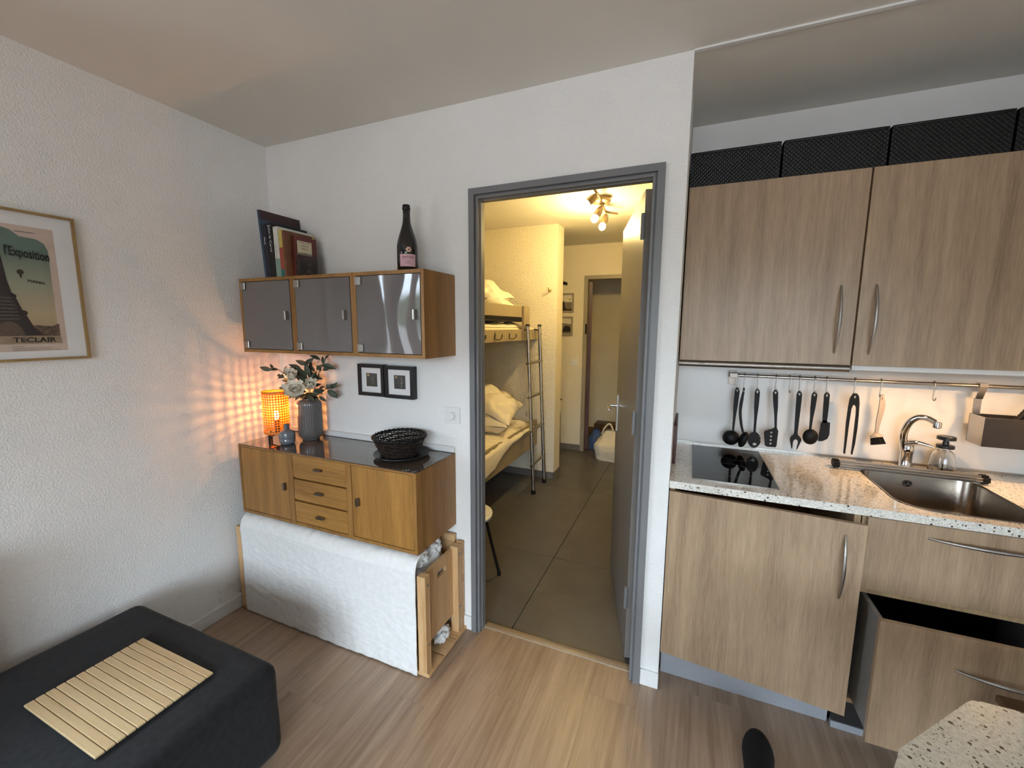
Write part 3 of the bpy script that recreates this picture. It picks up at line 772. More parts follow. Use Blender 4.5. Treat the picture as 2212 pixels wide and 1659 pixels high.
def plight(name, loc, energy, col, r=0.01, parent=None):
    l = bpy.data.lights.new(name, 'POINT'); l.energy = energy; l.color = col; l.shadow_soft_size = r
    o = bpy.data.objects.new(name, l); COL.objects.link(o)
    if parent: o.parent = parent; o.location = Vector(loc)-wloc(parent)
    else: o.location = loc
    return o
plight('bulb_light', lc+Vector((0, 0, 0.172)), 4.2, (1.0, 0.42, 0.12), 0.006, lamp)

# small glazed jar
jc = Vector((0.298, -0.222, LZ1))
jar = thing('ceramic_jar', 'small glossy blue-grey bottle jar in front of the lamp', 'jar', jc)
MB().lathe([(0.026, 0.0008), (0.032, 0.003), (0.036, 0.012), (0.0375, 0.030), (0.0365, 0.031), (0.038, 0.034), (0.0375, 0.056), (0.034, 0.066), (0.022, 0.074), (0.0135, 0.080), (0.0130, 0.098), (0.0150, 0.102), (0.0145, 0.104), (0.0105, 0.103), (0.0100, 0.085)], jc, 36, cap=(True, True)).build('body', 'jar', jar, 50)
for sgn in (-1, 1):
    p = jc+Vector((0.0135*sgn*0.7, 0.0135*sgn*-0.7, 0.097)); q = jc+Vector((0.030*sgn*0.7, 0.030*sgn*-0.7, 0.070))
    MB().tube(smoothpath([p, p+Vector((0.012*sgn, -0.012*sgn, -0.002)), q], 5), 0.003, 6).build('handle', 'jar', jar)

# ribbed vase and flowers
vc = Vector((0.332, -0.106, LZ1))
vase = thing('ribbed_vase', 'grey ribbed ceramic vase on the sideboard holding flowers', 'vase', vc)
rib = lambda a, z: 1-0.035*abs(math.sin(a*19)) if 0.016 < z < 0.205 else 1
pv = [(0.040, 0.0008), (0.042, 0.003), (0.042, 0.010), (0.048, 0.014), (0.056, 0.022), (0.0595, 0.036), (0.060, 0.060)]
pv += [(0.060, 0.06+0.0125*k) for k in range(1, 11)]+[(0.0600, 0.190), (0.0590, 0.198), (0.055, 0.207), (0.047, 0.213), (0.036, 0.215), (0.034, 0.218), (0.034, 0.221), (0.030, 0.221), (0.030, 0.185)]
MB().lathe(pv, vc, 152, mod=rib).build('body', 'vase', vase, 70)
fb = thing('flower_bouquet', 'bouquet of cream magnolias and olive leaves in the ribbed vase', 'flowers', vc+Vector((0, 0, 0.19)))
def toP(x, z, jy=0.0):
    dx = x-0.33; return Vector((0.33+0.705*dx, -0.098+0.256*dx+jy, 1.509+(z-1.509)*(1+0.177*dx)))
lm = MB()
for side in (0,):
    lm.grid(7, 5, lambda u, v: (u, (v-0.5)*2*0.17*math.sin(PI*min(1, u**0.85*0.985+0.01)), 0.10*math.sin(PI*u)+0.05*abs(v-0.5)*2-0.05))
lm0 = lm.build('leaf', 'leaf', fb, 60)
leafmesh = lm0.data; bpy.data.objects.remove(lm0)
for v in leafmesh.vertices: v.co += vc+Vector((0, 0, 0.19))     # undo parent offset: leaf mesh is in its own unit frame
LV = [(0.114,1.272,0.043,1.281),(0.109,1.269,0.061,1.267),(0.114,1.272,0.105,1.3),(0.145,1.256,0.174,1.288),(0.146,1.244,0.112,1.225),(0.185,1.243,0.207,1.277),(0.148,1.242,0.125,1.241),(0.161,1.228,0.109,1.219),(0.197,1.217,0.122,1.209),(0.231,1.189,0.188,1.2),(0.229,1.176,0.166,1.178),(0.228,1.162,0.176,1.145),(0.263,1.151,0.216,1.126),(0.281,1.146,0.243,1.12),(0.256,1.164,0.202,1.17),(0.312,1.307,0.238,1.322),(0.312,1.31,0.358,1.339),(0.301,1.281,0.239,1.302),(0.296,1.271,0.244,1.288),(0.327,1.279,0.335,1.314),(0.341,1.292,0.374,1.322),(0.344,1.27,0.326,1.311),(0.357,1.27,0.338,1.302),(0.447,1.338,0.381,1.356),(0.451,1.338,0.474,1.359),(0.433,1.312,0.423,1.348),(0.445,1.314,0.525,1.297),(0.413,1.279,0.474,1.303),(0.405,1.282,0.364,1.3),(0.388,1.281,0.432,1.309),(0.4,1.273,0.38,1.294),(0.444,1.176,0.502,1.145),(0.486,1.188,0.55,1.164),(0.446,1.186,0.45,1.208),(0.457,1.19,0.509,1.212),(0.507,1.196,0.533,1.216),(0.511,1.193,0.558,1.227),(0.403,1.145,0.451,1.125),(0.411,1.142,0.414,1.123),(0.334,1.143,0.286,1.149),(0.343,1.144,0.404,1.161),(0.316,1.135,0.363,1.132),(0.357,1.167,0.422,1.175),(0.331,1.214,0.324,1.24),(0.34,1.225,0.364,1.248),(0.376,1.239,0.387,1.262),(0.357,1.216,0.41,1.232),(0.394,1.244,0.44,1.24),(0.296,1.222,0.35,1.238),(0.308,1.151,0.253,1.137),(0.369,1.152,0.341,1.127),(0.30,1.16,0.235,1.158),(0.35,1.16,0.30,1.128),(0.36,1.18,0.43,1.166),(0.33,1.20,0.30,1.262),(0.35,1.22,0.335,1.282),(0.37,1.20,0.375,1.265),(0.28,1.19,0.225,1.215),(0.34,1.15,0.375,1.12),(0.31,1.17,0.27,1.125),(0.39,1.18,0.435,1.195),(0.30,1.19,0.235,1.19),(0.29,1.155,0.215,1.135),(0.325,1.15,0.262,1.118),(0.35,1.15,0.41,1.13),(0.345,1.24,0.30,1.29),(0.36,1.25,0.35,1.31),(0.385,1.23,0.425,1.262),(0.36,1.20,0.415,1.21),(0.30,1.21,0.27,1.275)]
base0 = vc+Vector((0, 0, 0.19))
tocam = Vector((0.753, -0.658, 0.1))
for k, (xa, za, xb, zb) in enumerate(LV):
    jy = random.uniform(-0.035, 0.02)
    A = toP(xa, za, jy); B = toP(xb, zb, jy+random.uniform(-0.02, 0.015))
    d = B-A; L_ = d.length*1.18; ux = d.normalized()
    nrm = (tocam+Vector((random.uniform(-.6, .6), random.uniform(-.6, .6), random.uniform(-.2, .9)))).normalized()
    uy = nrm.cross(ux).normalized(); uz = ux.cross(uy)
    o = bpy.data.objects.new('leaf', leafmesh); COL.objects.link(o); o.parent = fb
    wdt = max(L_, 0.042)*1.15
    o.matrix_local = Matrix.Translation(A-base0) @ Matrix(((ux.x*L_, uy.x*wdt, uz.x*L_, 0), (ux.y*L_, uy.y*wdt, uz.y*L_, 0), (ux.z*L_, uy.z*wdt, uz.z*L_, 0), (0, 0, 0, 1)))
for pts in ([(0.30, 1.10), (0.266, 1.178), (0.198, 1.227), (0.154, 1.251), (0.105, 1.275)], [(0.32, 1.10), (0.328, 1.182), (0.316, 1.252), (0.312, 1.31)], [(0.34, 1.10), (0.373, 1.197), (0.404, 1.266), (0.446, 1.319), (0.465, 1.357)], [(0.35, 1.10), (0.379, 1.172), (0.449, 1.186), (0.507, 1.196), (0.549, 1.214)]):
    MB().tube(smoothpath([toP(*p) for p in pts], 5), 0.0018, 6).build('stem', 'stem', fb)
pm = MB().grid(7, 7, lambda u, v: (u, (v-0.5)*2*0.36*math.sin(PI*min(1, u*0.86+0.05))**0.8, 0.28*u*u-0.05+0.30*((v-0.5)*2)**2*u*0.6))
pm0 = pm.build('petal', 'petal', fb, 60); petal = pm0.data; bpy.data.objects.remove(pm0)
for v in petal.vertices: v.co += base0
def flower(c, axis, r, layers):
    A = Vector(axis).normalized(); s_ = A.orthogonal().normalized(); w_ = A.cross(s_)
    fo = MB().lathe([(0.001, -0.008), (0.006, -0.004), (0.007, 0.004), (0.003, 0.012)], c, 10, axis=A).build('flower', flat('flower_heart', 196, 190, 150), fb)
    MB().tube([c-A*0.002, c-A*0.03, Vector((0.33, -0.098, 1.11))], 0.0017, 6).build('stem', 'stem', fo)
    for n_, tilt, sc_, ph in layers:
        for k in range(n_):
            a = 2*PI*k/n_+ph+random.uniform(-.12, .12); rad = s_*math.cos(a)+w_*math.sin(a)
            tl = tilt+random.uniform(-.1, .1)
            ux = (rad*math.cos(tl)+A*math.sin(tl)).normalized(); uy = A.cross(rad).normalized(); uz = ux.cross(uy)
            L_ = r*sc_*random.uniform(.9, 1.1)
            o = bpy.data.objects.new('petal', petal); COL.objects.link(o); o.parent = fo
            P0 = c+rad*0.003
            o.matrix_local = Matrix.Translation(P0-base0) @ Matrix(((ux.x*L_, uy.x*L_, uz.x*L_, 0), (ux.y*L_, uy.y*L_, uz.y*L_, 0), (ux.z*L_, uy.z*L_, uz.z*L_, 0), (0, 0, 0, 1)))
flower(toP(0.268, 1.235, -0.045), (0.35, -0.55, 0.75), 0.058, ((6, 0.75, 1.0, 0.2), (5, 1.15, 0.8, 0.6)))
flower(toP(0.312, 1.172, -0.068), (0.45, -0.6, 0.65), 0.062, ((7, 0.25, 1.05, 0.0), (9, 0.75, 0.7, 0.3), (7, 1.1, 0.5, 0.1)))
flower(toP(0.400, 1.198, -0.055), (0.55, -0.5, 0.65), 0.054, ((6, 0.8, 1.0, 0.4), (5, 1.15, 0.8, 0.9)))

# plate and wicker basket on the sideboard
pc = Vector((0.955, -0.150, LZ1))
plate = MB().lathe([(0.060, 0.0006), (0.075, 0.003), (0.120, 0.012), (0.128, 0.016), (0.127, 0.0185), (0.118, 0.0155), (0.075, 0.007), (0.001, 0.006)], pc, 56).build('plate', 'black', None, 60)
tag(plate, 'round black plate under the wicker basket on the sideboard', 'plate')
wc = Vector((0.950, -0.158, LZ1+0.0075))
wb = thing('wicker_basket', 'dark round wicker bread basket standing on the black plate', 'basket', wc)
nst = 44
for k in range(nst):
    a = 2*PI*k/nst; c_, s_ = math.cos(a), math.sin(a)
    MB().tube([wc+Vector((c_*r_, s_*r_, z_)) for r_, z_ in ((0.070, 0.003), (0.082, 0.012), (0.100, 0.045), (0.116, 0.086))], 0.0022, 5).build('stake', 'wicker', wb)
for j in range(13):
    z = 0.005+j*0.0062; r0 = 0.074+(0.116-0.074)*((z)/0.086)**0.8
    pts = []
    for k in range(nst*2+1):
        a = 2*PI*k/(nst*2); rr = r0+0.0032*(1 if ((k//2+j) % 2) else -1)*(1 if k % 2 == 0 else 0)
        pts.append(wc+Vector((math.cos(a)*rr, math.sin(a)*rr, z+0.0016*math.sin(a*5+j*2.1)+0.001*math.sin(a*17+j))))
    MB().tube(pts, 0.0028, 5, cap=False).build('weaver', 'wicker', wb, 60)
rp_ = []
for ph in (0, PI):
    MB().tube([wc+Vector((math.cos(2*PI*k/120)*(0.118+0.004*math.cos(k*0.9+ph)), math.sin(2*PI*k/120)*(0.118+0.004*math.cos(k*0.9+ph)), 0.090+0.004*math.sin(k*0.9+ph))) for k in range(121)], 0.0045, 6, cap=False).build('rim', 'rattan_black', wb, 60)
MB().lathe([(0.001, 0.001), (0.074, 0.001), (0.076, 0.004), (0.001, 0.004)], wc, 40).build('bottom', 'wicker', wb)

# two small framed prints
def small_frame(name, label, x0, x1, z0, z1, art):
    fr = thing(name, label, 'picture', ((x0+x1)/2, -0.01, z0), 'small black frames on the wall')
    b_ = 0.018; y0 = -0.033
    mb = MB().box(x0, x1, y0, -0.001, z0, z0+b_).box(x0, x1, y0, -0.001, z1-b_, z1).box(x0, x0+b_, y0, -0.001, z0+b_, z1-b_).box(x1-b_, x1, y0, -0.001, z0+b_, z1-b_)
    mb.build('frame', 'black', fr)
    bx('mat', 'paper', fr, x0+b_, x1-b_, -0.024, -0.004, z0+b_, z1-b_)
    cx, cz = (x0+x1)/2+0.001, (z0+z1)/2+0.001
    pr = bx('print', flat('print_%d' % art, 66, 66, 62, 0.6, 0.3, 70), fr, cx-0.034, cx+0.034, -0.0248, -0.024, cz-0.034, cz+0.034)
    MB().plate(circ(cx-0.021, cz+0.024, 0.0062, 14), [], 0.0003, (0, -0.0249, 0), (1, 0, 0), (0, 0, 1)).build('printed_moon', flat('moon', 190, 160, 110), pr)
    if art == 1:
        MB().plate([(cx-.034, cz-.034), (cx+.034, cz-.034), (cx+.010, cz-.018), (cx-.004, cz-.024), (cx-.020, cz-.006), (cx-.034, cz-.018)], [], 0.0003, (0, -0.0249, 0), (1, 0, 0), (0, 0, 1)).build('printed_hill', flat('hill1', 78, 70, 54), pr)
        MB().tube([(cx-.002, -.0253, cz-.014), (cx+.006, -.0253, cz-.020), (cx+.012, -.0253, cz-.010), (cx+.006, -.0253, cz+.002), (cx+.014, -.0253, cz+.012), (cx+.000, -.0253, cz+.014), (cx+.004, -.0253, cz-.004)], 0.0006, 4).build('printed_line', flat('drawn', 196, 186, 168), pr)
    else:
        MB().plate([(cx-.034, cz-.034), (cx+.012, cz-.034), (cx-.002, cz-.022), (cx-.008, cz-.010), (cx-.022, cz-.022)], [], 0.0003, (0, -0.0249, 0), (1, 0, 0), (0, 0, 1)).build('printed_hill', flat('hill2', 50, 50, 50), pr)
        MB().tube([(cx+.010, -.0253, cz-.026), (cx+.012, -.0253, cz-.008), (cx+.014, -.0253, cz+.004), (cx+.010, -.0253, cz+.012), (cx+.013, -.0253, cz+.022)], 0.0008, 4).build('printed_line', flat('drawn', 196, 186, 168), pr)
        MB().tube([(cx-.002, -.0253, cz-.002), (cx+.012, -.0253, cz-.004), (cx+.022, -.0253, cz-.003)], 0.0006, 4).build('printed_line', flat('drawn', 196, 186, 168), pr)
    bx('glazing', 'pane', fr, x0+b_, x1-b_, -0.0285, -0.0275, z0+b_, z1-b_)
small_frame('picture_frame', 'small black frame with a moonlit print, nearer the vase', 0.600, 0.765, 1.156, 1.318, 1)
small_frame('picture_frame', 'small black frame with a moonlit print, nearer the light switch', 0.770, 0.942, 1.154, 1.315, 2)

# dimmer switch
def dimmer(name, label, cx, cz, y, s_=0.040):
    d = thing(name, label, 'light switch', (cx, y, cz-s_))
    bx('plate', 'white', d, cx-s_, cx+s_, y-0.008, y, cz-s_, cz+s_, 0.002)
    bx('insert', 'white', d, cx-s_*.56, cx+s_*.56, y-0.010, y-0.008, cz-s_*.56, cz+s_*.56, 0.001)
    MB().lathe([(s_*.45, 0.0), (s_*.45, 0.010), (s_*.42, 0.012)], (cx, y-0.010, cz), 28, axis=(0, -1, 0)).build('knob', 'white', d)
    return d
dimmer('dimmer_switch', 'white square dimmer switch between the black frames and the door', 1.143, 1.090, 0.0)

# ------------------------------------------------------------------ poster on the left wall
PZ0, PZ1, PY1, PY0 = 1.3795, 1.8979, -0.8307, -1.235
po = thing('framed_poster', 'thin wood-framed vintage sheet-music poster of an iron tower on the left wall', 'poster', (0.0, (PY0+PY1)/2, PZ0))
b_ = 0.0085
MB().box(0.001, 0.020, PY0, PY1, PZ0, PZ0+b_).box(0.001, 0.020, PY0, PY1, PZ1-b_, PZ1).box(0.001, 0.020, PY0, PY0+b_, PZ0+b_, PZ1-b_).box(0.001, 0.020, PY1-b_, PY1, PZ0+b_, PZ1-b_).build('frame', 'gold_wood', po)
bx('mat', 'paper', po, 0.002, 0.010, PY0+b_, PY1-b_, PZ0+b_, PZ1-b_)
sheet = bx('sheet', flat('aged_paper', 204, 184, 170), po, 0.010, 0.0106, PY0+0.062, PY1-0.060, PZ0+0.034, PZ1-0.052)
Yc = (PY0+PY1)/2
def pp(name, m, pts, lay, parent=sheet): return MB().plate(pts, [], 0.0003, (0.0106+0.0004*lay, 0, 0), (0, 1, 0), (0, 0, 1)).build(name, m, parent)
y0, y1 = PY0+0.078, PY1-0.076
zb, zt = PZ0+0.060, PZ1-0.092
msky, ts, bsk = newmat('poster_sky')
v_, _ = coords(ts); sx_ = ts.nodes.new('ShaderNodeSeparateXYZ'); ts.links.new(v_, sx_.inputs[0])
ts.links.new(ramp(ts, [(0.04, srgb(150, 122, 98)), (0.16, srgb(186, 166, 132)), (0.26, srgb(158, 158, 136)), (0.38, srgb(100, 122, 112))], sx_.outputs['Z']), bsk.inputs['Base Color']); bsk.inputs['Roughness'].default_value = 0.6
pp('printed_sky', msky, [(y0, zb), (y1, zb), (y1, zb+0.035), (y1-0.004, zb+0.04), (y1-0.003, zt-0.035), (y1-0.012, zt-0.012), (y1-0.03, zt), (Yc+0.055, zt+0.003), (Yc+0.035, zt+0.022), (Yc, zt+0.032), (Yc-0.035, zt+0.022), (Yc-0.055, zt+0.003), (y0+0.03, zt), (y0+0.012, zt-0.012), (y0+0.003, zt-0.035)], 0)
pp('printed_ground', flat('poster_ground', 96, 78, 64, 0.6, 0.6, 120), [(y0, zb+0.028), (y1, zb+0.028), (y1, zb+0.072), (y1-0.02, zb+0.062), (Yc+0.07, zb+0.066), (Yc, zb+0.058), (Yc-0.07, zb+0.066), (y0, zb+0.07)], 1)
tw = []
for (w_, z_) in ((0.082, zb+0.030), (0.060, zb+0.060), (0.046, zb+0.100), (0.050, zb+0.106), (0.048, zb+0.114), (0.038, zb+0.118), (0.026, zb+0.160), (0.029, zb+0.164), (0.027, zb+0.170), (0.018, zb+0.176), (0.011, zb+0.220), (0.006, zb+0.290), (0.002, zb+0.330)): tw.append((w_, z_))
pp('printed_tower', flat('poster_tower', 48, 38, 36, 0.6, 0.4, 200), [(Yc+w_, z_) for w_, z_ in tw]+[(Yc-w_, z_) for w_, z_ in reversed(tw)], 2)
pp('printed_arch', flat('poster_arch', 96, 78, 66, 0.6, 0.3, 150), [(Yc-0.036, zb+0.030), (Yc+0.036, zb+0.030), (Yc+0.030, zb+0.055), (Yc+0.015, zb+0.074), (Yc, zb+0.080), (Yc-0.015, zb+0.074), (Yc-0.030, zb+0.055)], 3)
for k in range(7):
    z_ = zb+0.085+k*0.012
    pp('printed_girder', flat('poster_girder', 104, 90, 80), [(Yc-0.03+k*.002, z_), (Yc+0.03-k*.002, z_), (Yc+0.03-k*.002, z_+0.003), (Yc-0.03+k*.002, z_+0.003)], 3)
pp('printed_balloon', 'inkbrown', circ(Yc+0.046, zt-0.118, 0.0085, 14, 0.009), 2)
pp('printed_gondola', 'inkbrown', [(Yc+0.043, zt-0.127), (Yc+0.049, zt-0.127), (Yc+0.0475, zt-0.139), (Yc+0.0445, zt-0.139)], 2)
tl = (0.93, -0.28)
text('printed_title', "l'Exposition", 0.044, (0.0130, Yc+0.014, zt-0.062), (0, 0.964, -0.10), (0, 0, 1), flat('poster_ink', 26, 24, 22), sheet, width=0.112, bold=0.022)
text('printed_subtitle', 'PIANO', 0.013, (0.0130, Yc+0.060, zt-0.150), (0, 0.97, -0.14), (0, 0, 1), flat('poster_ink', 26, 24, 22), sheet, width=0.044, bold=0.015)
text('printed_author', 'TECLAIR', 0.024, (0.0130, Yc+0.005, zb+0.006), (0, 1, 0), (0, 0, 1), flat('poster_ink', 26, 24, 22), sheet, width=0.108, bold=0.022)
pp('printed_band', flat('poster_band', 158, 136, 110, 0.6, 0.2, 60), [(y0, zb), (y1+0.003, zb), (y1+0.001, zb+0.028), (y0, zb+0.028)], 1)
for k, w_ in enumerate((0.03, 0.10, 0.12)):
    pp('printed_line', 'inkgrey', [(Yc+0.0, zb-0.010-k*0.006), (Yc+w_, zb-0.010-k*0.006), (Yc+w_, zb-0.0085-k*0.006), (Yc, zb-0.0085-k*0.006)], 1)
pp('printed_line', 'inkgrey', [(Yc+0.045, zt+0.018), (Yc+0.095, zt+0.018), (Yc+0.095, zt+0.021), (Yc+0.045, zt+0.021)], 1)
bx('glazing', 'pane', po, 0.0140, 0.0150, PY0+b_, PY1-b_, PZ0+b_, PZ1-b_)

# ------------------------------------------------------------------ pine crate with linen under the sideboard
cr_ = thing('pine_crate', 'pine crate frame standing on the floor under the sideboard', 'crate', (0.62, -0.17, 0))
for n_, (p0, p1) in enumerate(((-0.343, -0.222), (-0.218, -0.112), (-0.108, -0.002))):
    bx('bottom_plank', 'pine_x', cr_, 0.022, 1.213, p0, p1, 0.004, 0.021, 0.002)
for (p0, p1, q0, q1) in ((0.022, 0.062, -0.343, -0.306), (0.022, 0.062, -0.073, -0.033), (1.160, 1.202, -0.343, -0.306), (1.160, 1.202, -0.073, -0.033)):
    ps = bx('post', 'pine', cr_, p0, p1, q0, q1, 0.0215, 0.466, 0.002)
    if p0 > 1:
        for z_ in (0.425, 0.150):
            MB().lathe([(0.006, 0), (0.006, 0.002), (0.0045, 0.0035), (0.001, 0.004)], (p1, (q0+q1)/2, z_), 12, axis=(1, 0, 0)).build('bolt', 'steel', ps)
zp0, zp1 = 0.115, 0.455
for (xa) in (0.050, 1.158):
    n_b = 3; ye = [-0.300, -0.215, -0.125, -0.040]
    for k in range(3):
        holes = []
        if k == 1: holes = [rrect(ye[1]+0.012, ye[2]-0.006, 0.375, 0.405, 0.006, 3)]
        MB().plate(rrect(ye[k]+0.0004, ye[k+1]-0.0004, zp0, zp1, 0.001, 1), holes, 0.015, (xa, 0, 0), (0, 1, 0), (0, 0, 1)).build('end_board', 'pine', cr_)
bx('ledge', 'pine_y', cr_, 1.166, 1.200, -0.028, -0.006, 0.0215, 0.470, 0.002)
bx('back_rail', 'pine_x', cr_, 0.064, 1.157, -0.026, -0.008, 0.38, 0.50, 0.002)

# linen cloth hanging over the front
def cl(u, v):
    x = 0.070+(1.158-0.070)*u
    n1 = mnoise.noise(Vector((x*4.0, v*1.0, 3.3))); n2 = mnoise.noise(Vector((x*22, v*3.0, 8.1))); n3 = mnoise.noise(Vector((x*46, v*16, 1.7)))
    n4 = abs(mnoise.noise(Vector((x*9+v*5, v*9-x*4, 4.4)))); n5 = abs(mnoise.noise(Vector((x*3.5, v*14+x*6, 9.4))))
    wr = -0.0016*max(0, 0.10-n4)/0.10+0.0014*max(0, 0.08-n5)/0.08
    zt_ = 0.486+0.004*math.sin(x*6)
    if v < 0.86:                        # hanging front
        s_ = v/0.86; z = 0.007+(zt_-0.007)*s_
        y = -0.352+n1*0.005+n2*0.0042*(0.4+0.6*(1-s_))+n3*0.0016+wr
    else:                               # folded back over the load
        s_ = (v-0.86)/0.14; a = min(1, s_*1.3)*PI/2
        z = zt_+0.047*math.sin(a)+(n2*0.006+n3*0.004)*min(1, s_*3)
        y = -0.352+0.004+0.085*(1-math.cos(min(1, s_)*PI/2))+n1*0.004+wr
        z = min(z, 0.541)
    return (x, y, z)
cloth = MB().grid(150, 110, cl).build('linen_cloth', 'linen', None, 0)
cloth.data.polygons.foreach_set('use_smooth', [True]*len(cloth.data.polygons))
sol = cloth.modifiers.new('thickness', 'SOLIDIFY'); sol.thickness = 0.003; sol.offset = -1
tag(cloth, 'off-white linen cloth hanging over the front of the pine crate', 'cloth')
bun = thing('linen_bundle', 'crumpled white linen stuffed inside the pine crate', 'cloth', (0.6, -0.17, 0.0215))
def lump(u, v):
    a = 2*PI*u; b_ = PI*(v-0.5)
    x = 0.610+0.528*math.copysign(abs(math.cos(b_))**0.35*abs(math.cos(a))**0.3, math.cos(a)); y = -0.172+0.125*math.copysign(abs(math.cos(b_))**0.4*abs(math.sin(a))**0.5, math.sin(a))
    z = 0.27+0.225*math.copysign(abs(math.sin(b_))**0.6, math.sin(b_))
    p = Vector((x, y, z)); n_ = -abs(mnoise.noise(p*11))*0.09+0.03+mnoise.noise(p*26)*0.012
    q = Vector((x, y, max(0.024, min(0.538, z+n_*1.2+0.02))))
    q.x = min(1.153, max(0.07, q.x+n_*0.5)); q.y = min(-0.034, max(-0.33, q.y+n_*0.5)); return q
MB().grid(220, 60, lump).build('linen_folds', 'linen', bun, 80)
def fold(u, v):
    a = 2*PI*u; b_ = PI*(v-0.5); p = Vector((math.cos(b_)*math.cos(a), math.cos(b_)*math.sin(a), math.sin(b_)))
    k = 1+0.35*mnoise.noise(p*2.2+Vector((5, 1, 2)))-0.30*abs(mnoise.noise(p*4.5+Vector((1, 7, 3))))
    return (1.085+0.062*k*p.x, -0.245+0.060*k*p.y, 0.487+0.044*k*p.z)
MB().grid(60, 34, fold).build('linen_fold', 'linen', bun, 80)
MB().grid(60, 34, lambda u, v: (lambda q: (q[0]-0.005, q[1]+0.115, q[2]-0.008))(fold((u+0.37) % 1.0, v))).build('linen_fold', 'linen', bun, 80)
MB().grid(50, 30, lambda u, v: (lambda q: (1.155+(q[0]-1.085)*0.55, -0.150+(q[1]+0.245)*0.9, 0.060+(q[2]-0.487)*0.75))(fold((u+0.11) % 1.0, v))).build('linen_fold', 'linen', bun, 80)

# ================================================================== kitchenette
ZC = 0.9185; CT = 0.0282; CY = -0.0156
# worktop with a cut-out for the sink
sink_out = rrect(2.856, 3.215, 0.036, 0.446, [0.055, 0.035, 0.10, 0.06], 8)
wt = MB().plate(rrect(W+0.001, XR-0.001, CY, KB-0.001, 0.002, 1), [sink_out], CT, (0, 0, ZC-CT), (1, 0, 0), (0, 1, 0)).build('worktop', 'stone', None, 30)
tag(wt, 'speckled stone kitchen worktop with hob and sink', 'worktop')
bx('upstand', 'steel', wt, W+0.001, XR-0.001, KB-0.004, KB-0.001, ZC+0.0003, ZC+0.010)

def bow_handle(parent, A, B, out, n=14, r=0.0062, depth=0.030, m='steel'):
    A, B, out = Vector(A), Vector(B), Vector(out)
    pts = []; rad = []
    for k in range(n+1):
        t_ = k/n; pts.append(A+(B-A)*t_+out*(depth*math.sin(PI*t_)**0.75)); rad.append(r*(0.55+0.45*math.sin(PI*t_)))
    return MB().tube(pts, rad, 8).build('handle', m, parent)
KF = 0.0                                # front of the base units' doors
BX0, BX1, BX2 = 2.126, 2.742, 3.372
b1 = thing('base_cabinet', 'pale oak base cabinet under the hob with its door ajar', 'cabinet', (2.43, 0.3, 0), 'kitchen base cabinets')
mb = MB().box(BX0, BX0+0.018, 0.022, 0.58, 0.165, 0.888).box(BX1-0.020, BX1-0.002, 0.022, 0.58, 0.165, 0.888).box(BX0+0.018, BX1-0.02, 0.022, 0.58, 0.165, 0.183).box(BX0+0.018, BX1-0.02, 0.565, 0.58, 0.183, 0.888)
mb.build('body', 'kwood_in', b1)
pl1 = MB().box(BX0, BX1-0.006, 0.098, 0.114, 0.001, 0.160).build('plinth', 'alu', b1)
ang = math.atan2(0.060, 0.606)
hU = Vector((math.cos(ang), -math.sin(ang), 0)); hN = Vector((-hU.y, hU.x, 0))*-1      # hN towards the room
if hN.y > 0: hN = -hN
hO = Vector((2.1265, 0.018, 0))
dr = MB().obox(hO, hU, hN, (0, 0, 1), (0, 0.612), (0.0, 0.018), (0.172, 0.872)).build('door', 'kwood', b1)
pA = hO+hU*0.558+hN*0.018
bow_handle(dr, pA+Vector((0, 0, 0.828)), pA+Vector((0, 0, 0.600)), hN)
b2 = thing('base_cabinet', 'pale oak drawer cabinet under the sink with its lower drawer pulled out', 'cabinet', (3.06, 0.3, 0), 'kitchen base cabinets')
mb = MB().box(BX1+0.002, BX1+0.020, 0.022, 0.58, 0.165, 0.888).box(BX2-0.018, BX2, 0.022, 0.58, 0.165, 0.888).box(BX1+0.02, BX2-0.018, 0.022, 0.58, 0.165, 0.183).box(BX1+0.02, BX2-0.018, 0.565, 0.58, 0.183, 0.888)
mb.build('body', 'kwood_in', b2)
bx('plinth', 'bluegrey', b2, BX1+0.001, XR-0.003, 0.080, 0.096, 0.030, 0.160)
bx('plinth_seal', 'alu', b2, BX1+0.001, XR-0.003, 0.076, 0.096, 0.001, 0.028)
d1 = bx('drawer', 'kwood', b2, BX1+0.012, BX2-0.002, 0.002, 0.020, 0.624, 0.882, 0.0008)
bow_handle(d1, (2.912, 0.002, 0.838), (3.232, 0.002, 0.838), (0, -1, 0))
bx('drawer_rail', 'kwood_in', b2, BX1+0.020, BX2-0.018, 0.020, 0.040, 0.600, 0.620)
yo = -0.132
d2_ = bx('drawer', 'kwood', b2, BX1+0.028, BX2-0.002, yo, yo+0.018, 0.160, 0.597, 0.0008)
bow_handle(d2_, (2.957, yo, 0.490), (3.245, yo, 0.490), (0, -1, 0))
for xs in (BX1+0.030, BX2-0.020):
    bx('drawer_side', flat('drawer_grey', 122, 118, 114, 0.4), d2_, xs, xs+0.014, yo+0.018, 0.46, 0.19, 0.590)
bx('drawer_bottom', 'black', d2_, BX1+0.044, BX2-0.020, yo+0.018, 0.46, 0.19, 0.20)
bx('drawer_back', 'black', d2_, BX1+0.044, BX2-0.020, 0.445, 0.46, 0.20, 0.55)

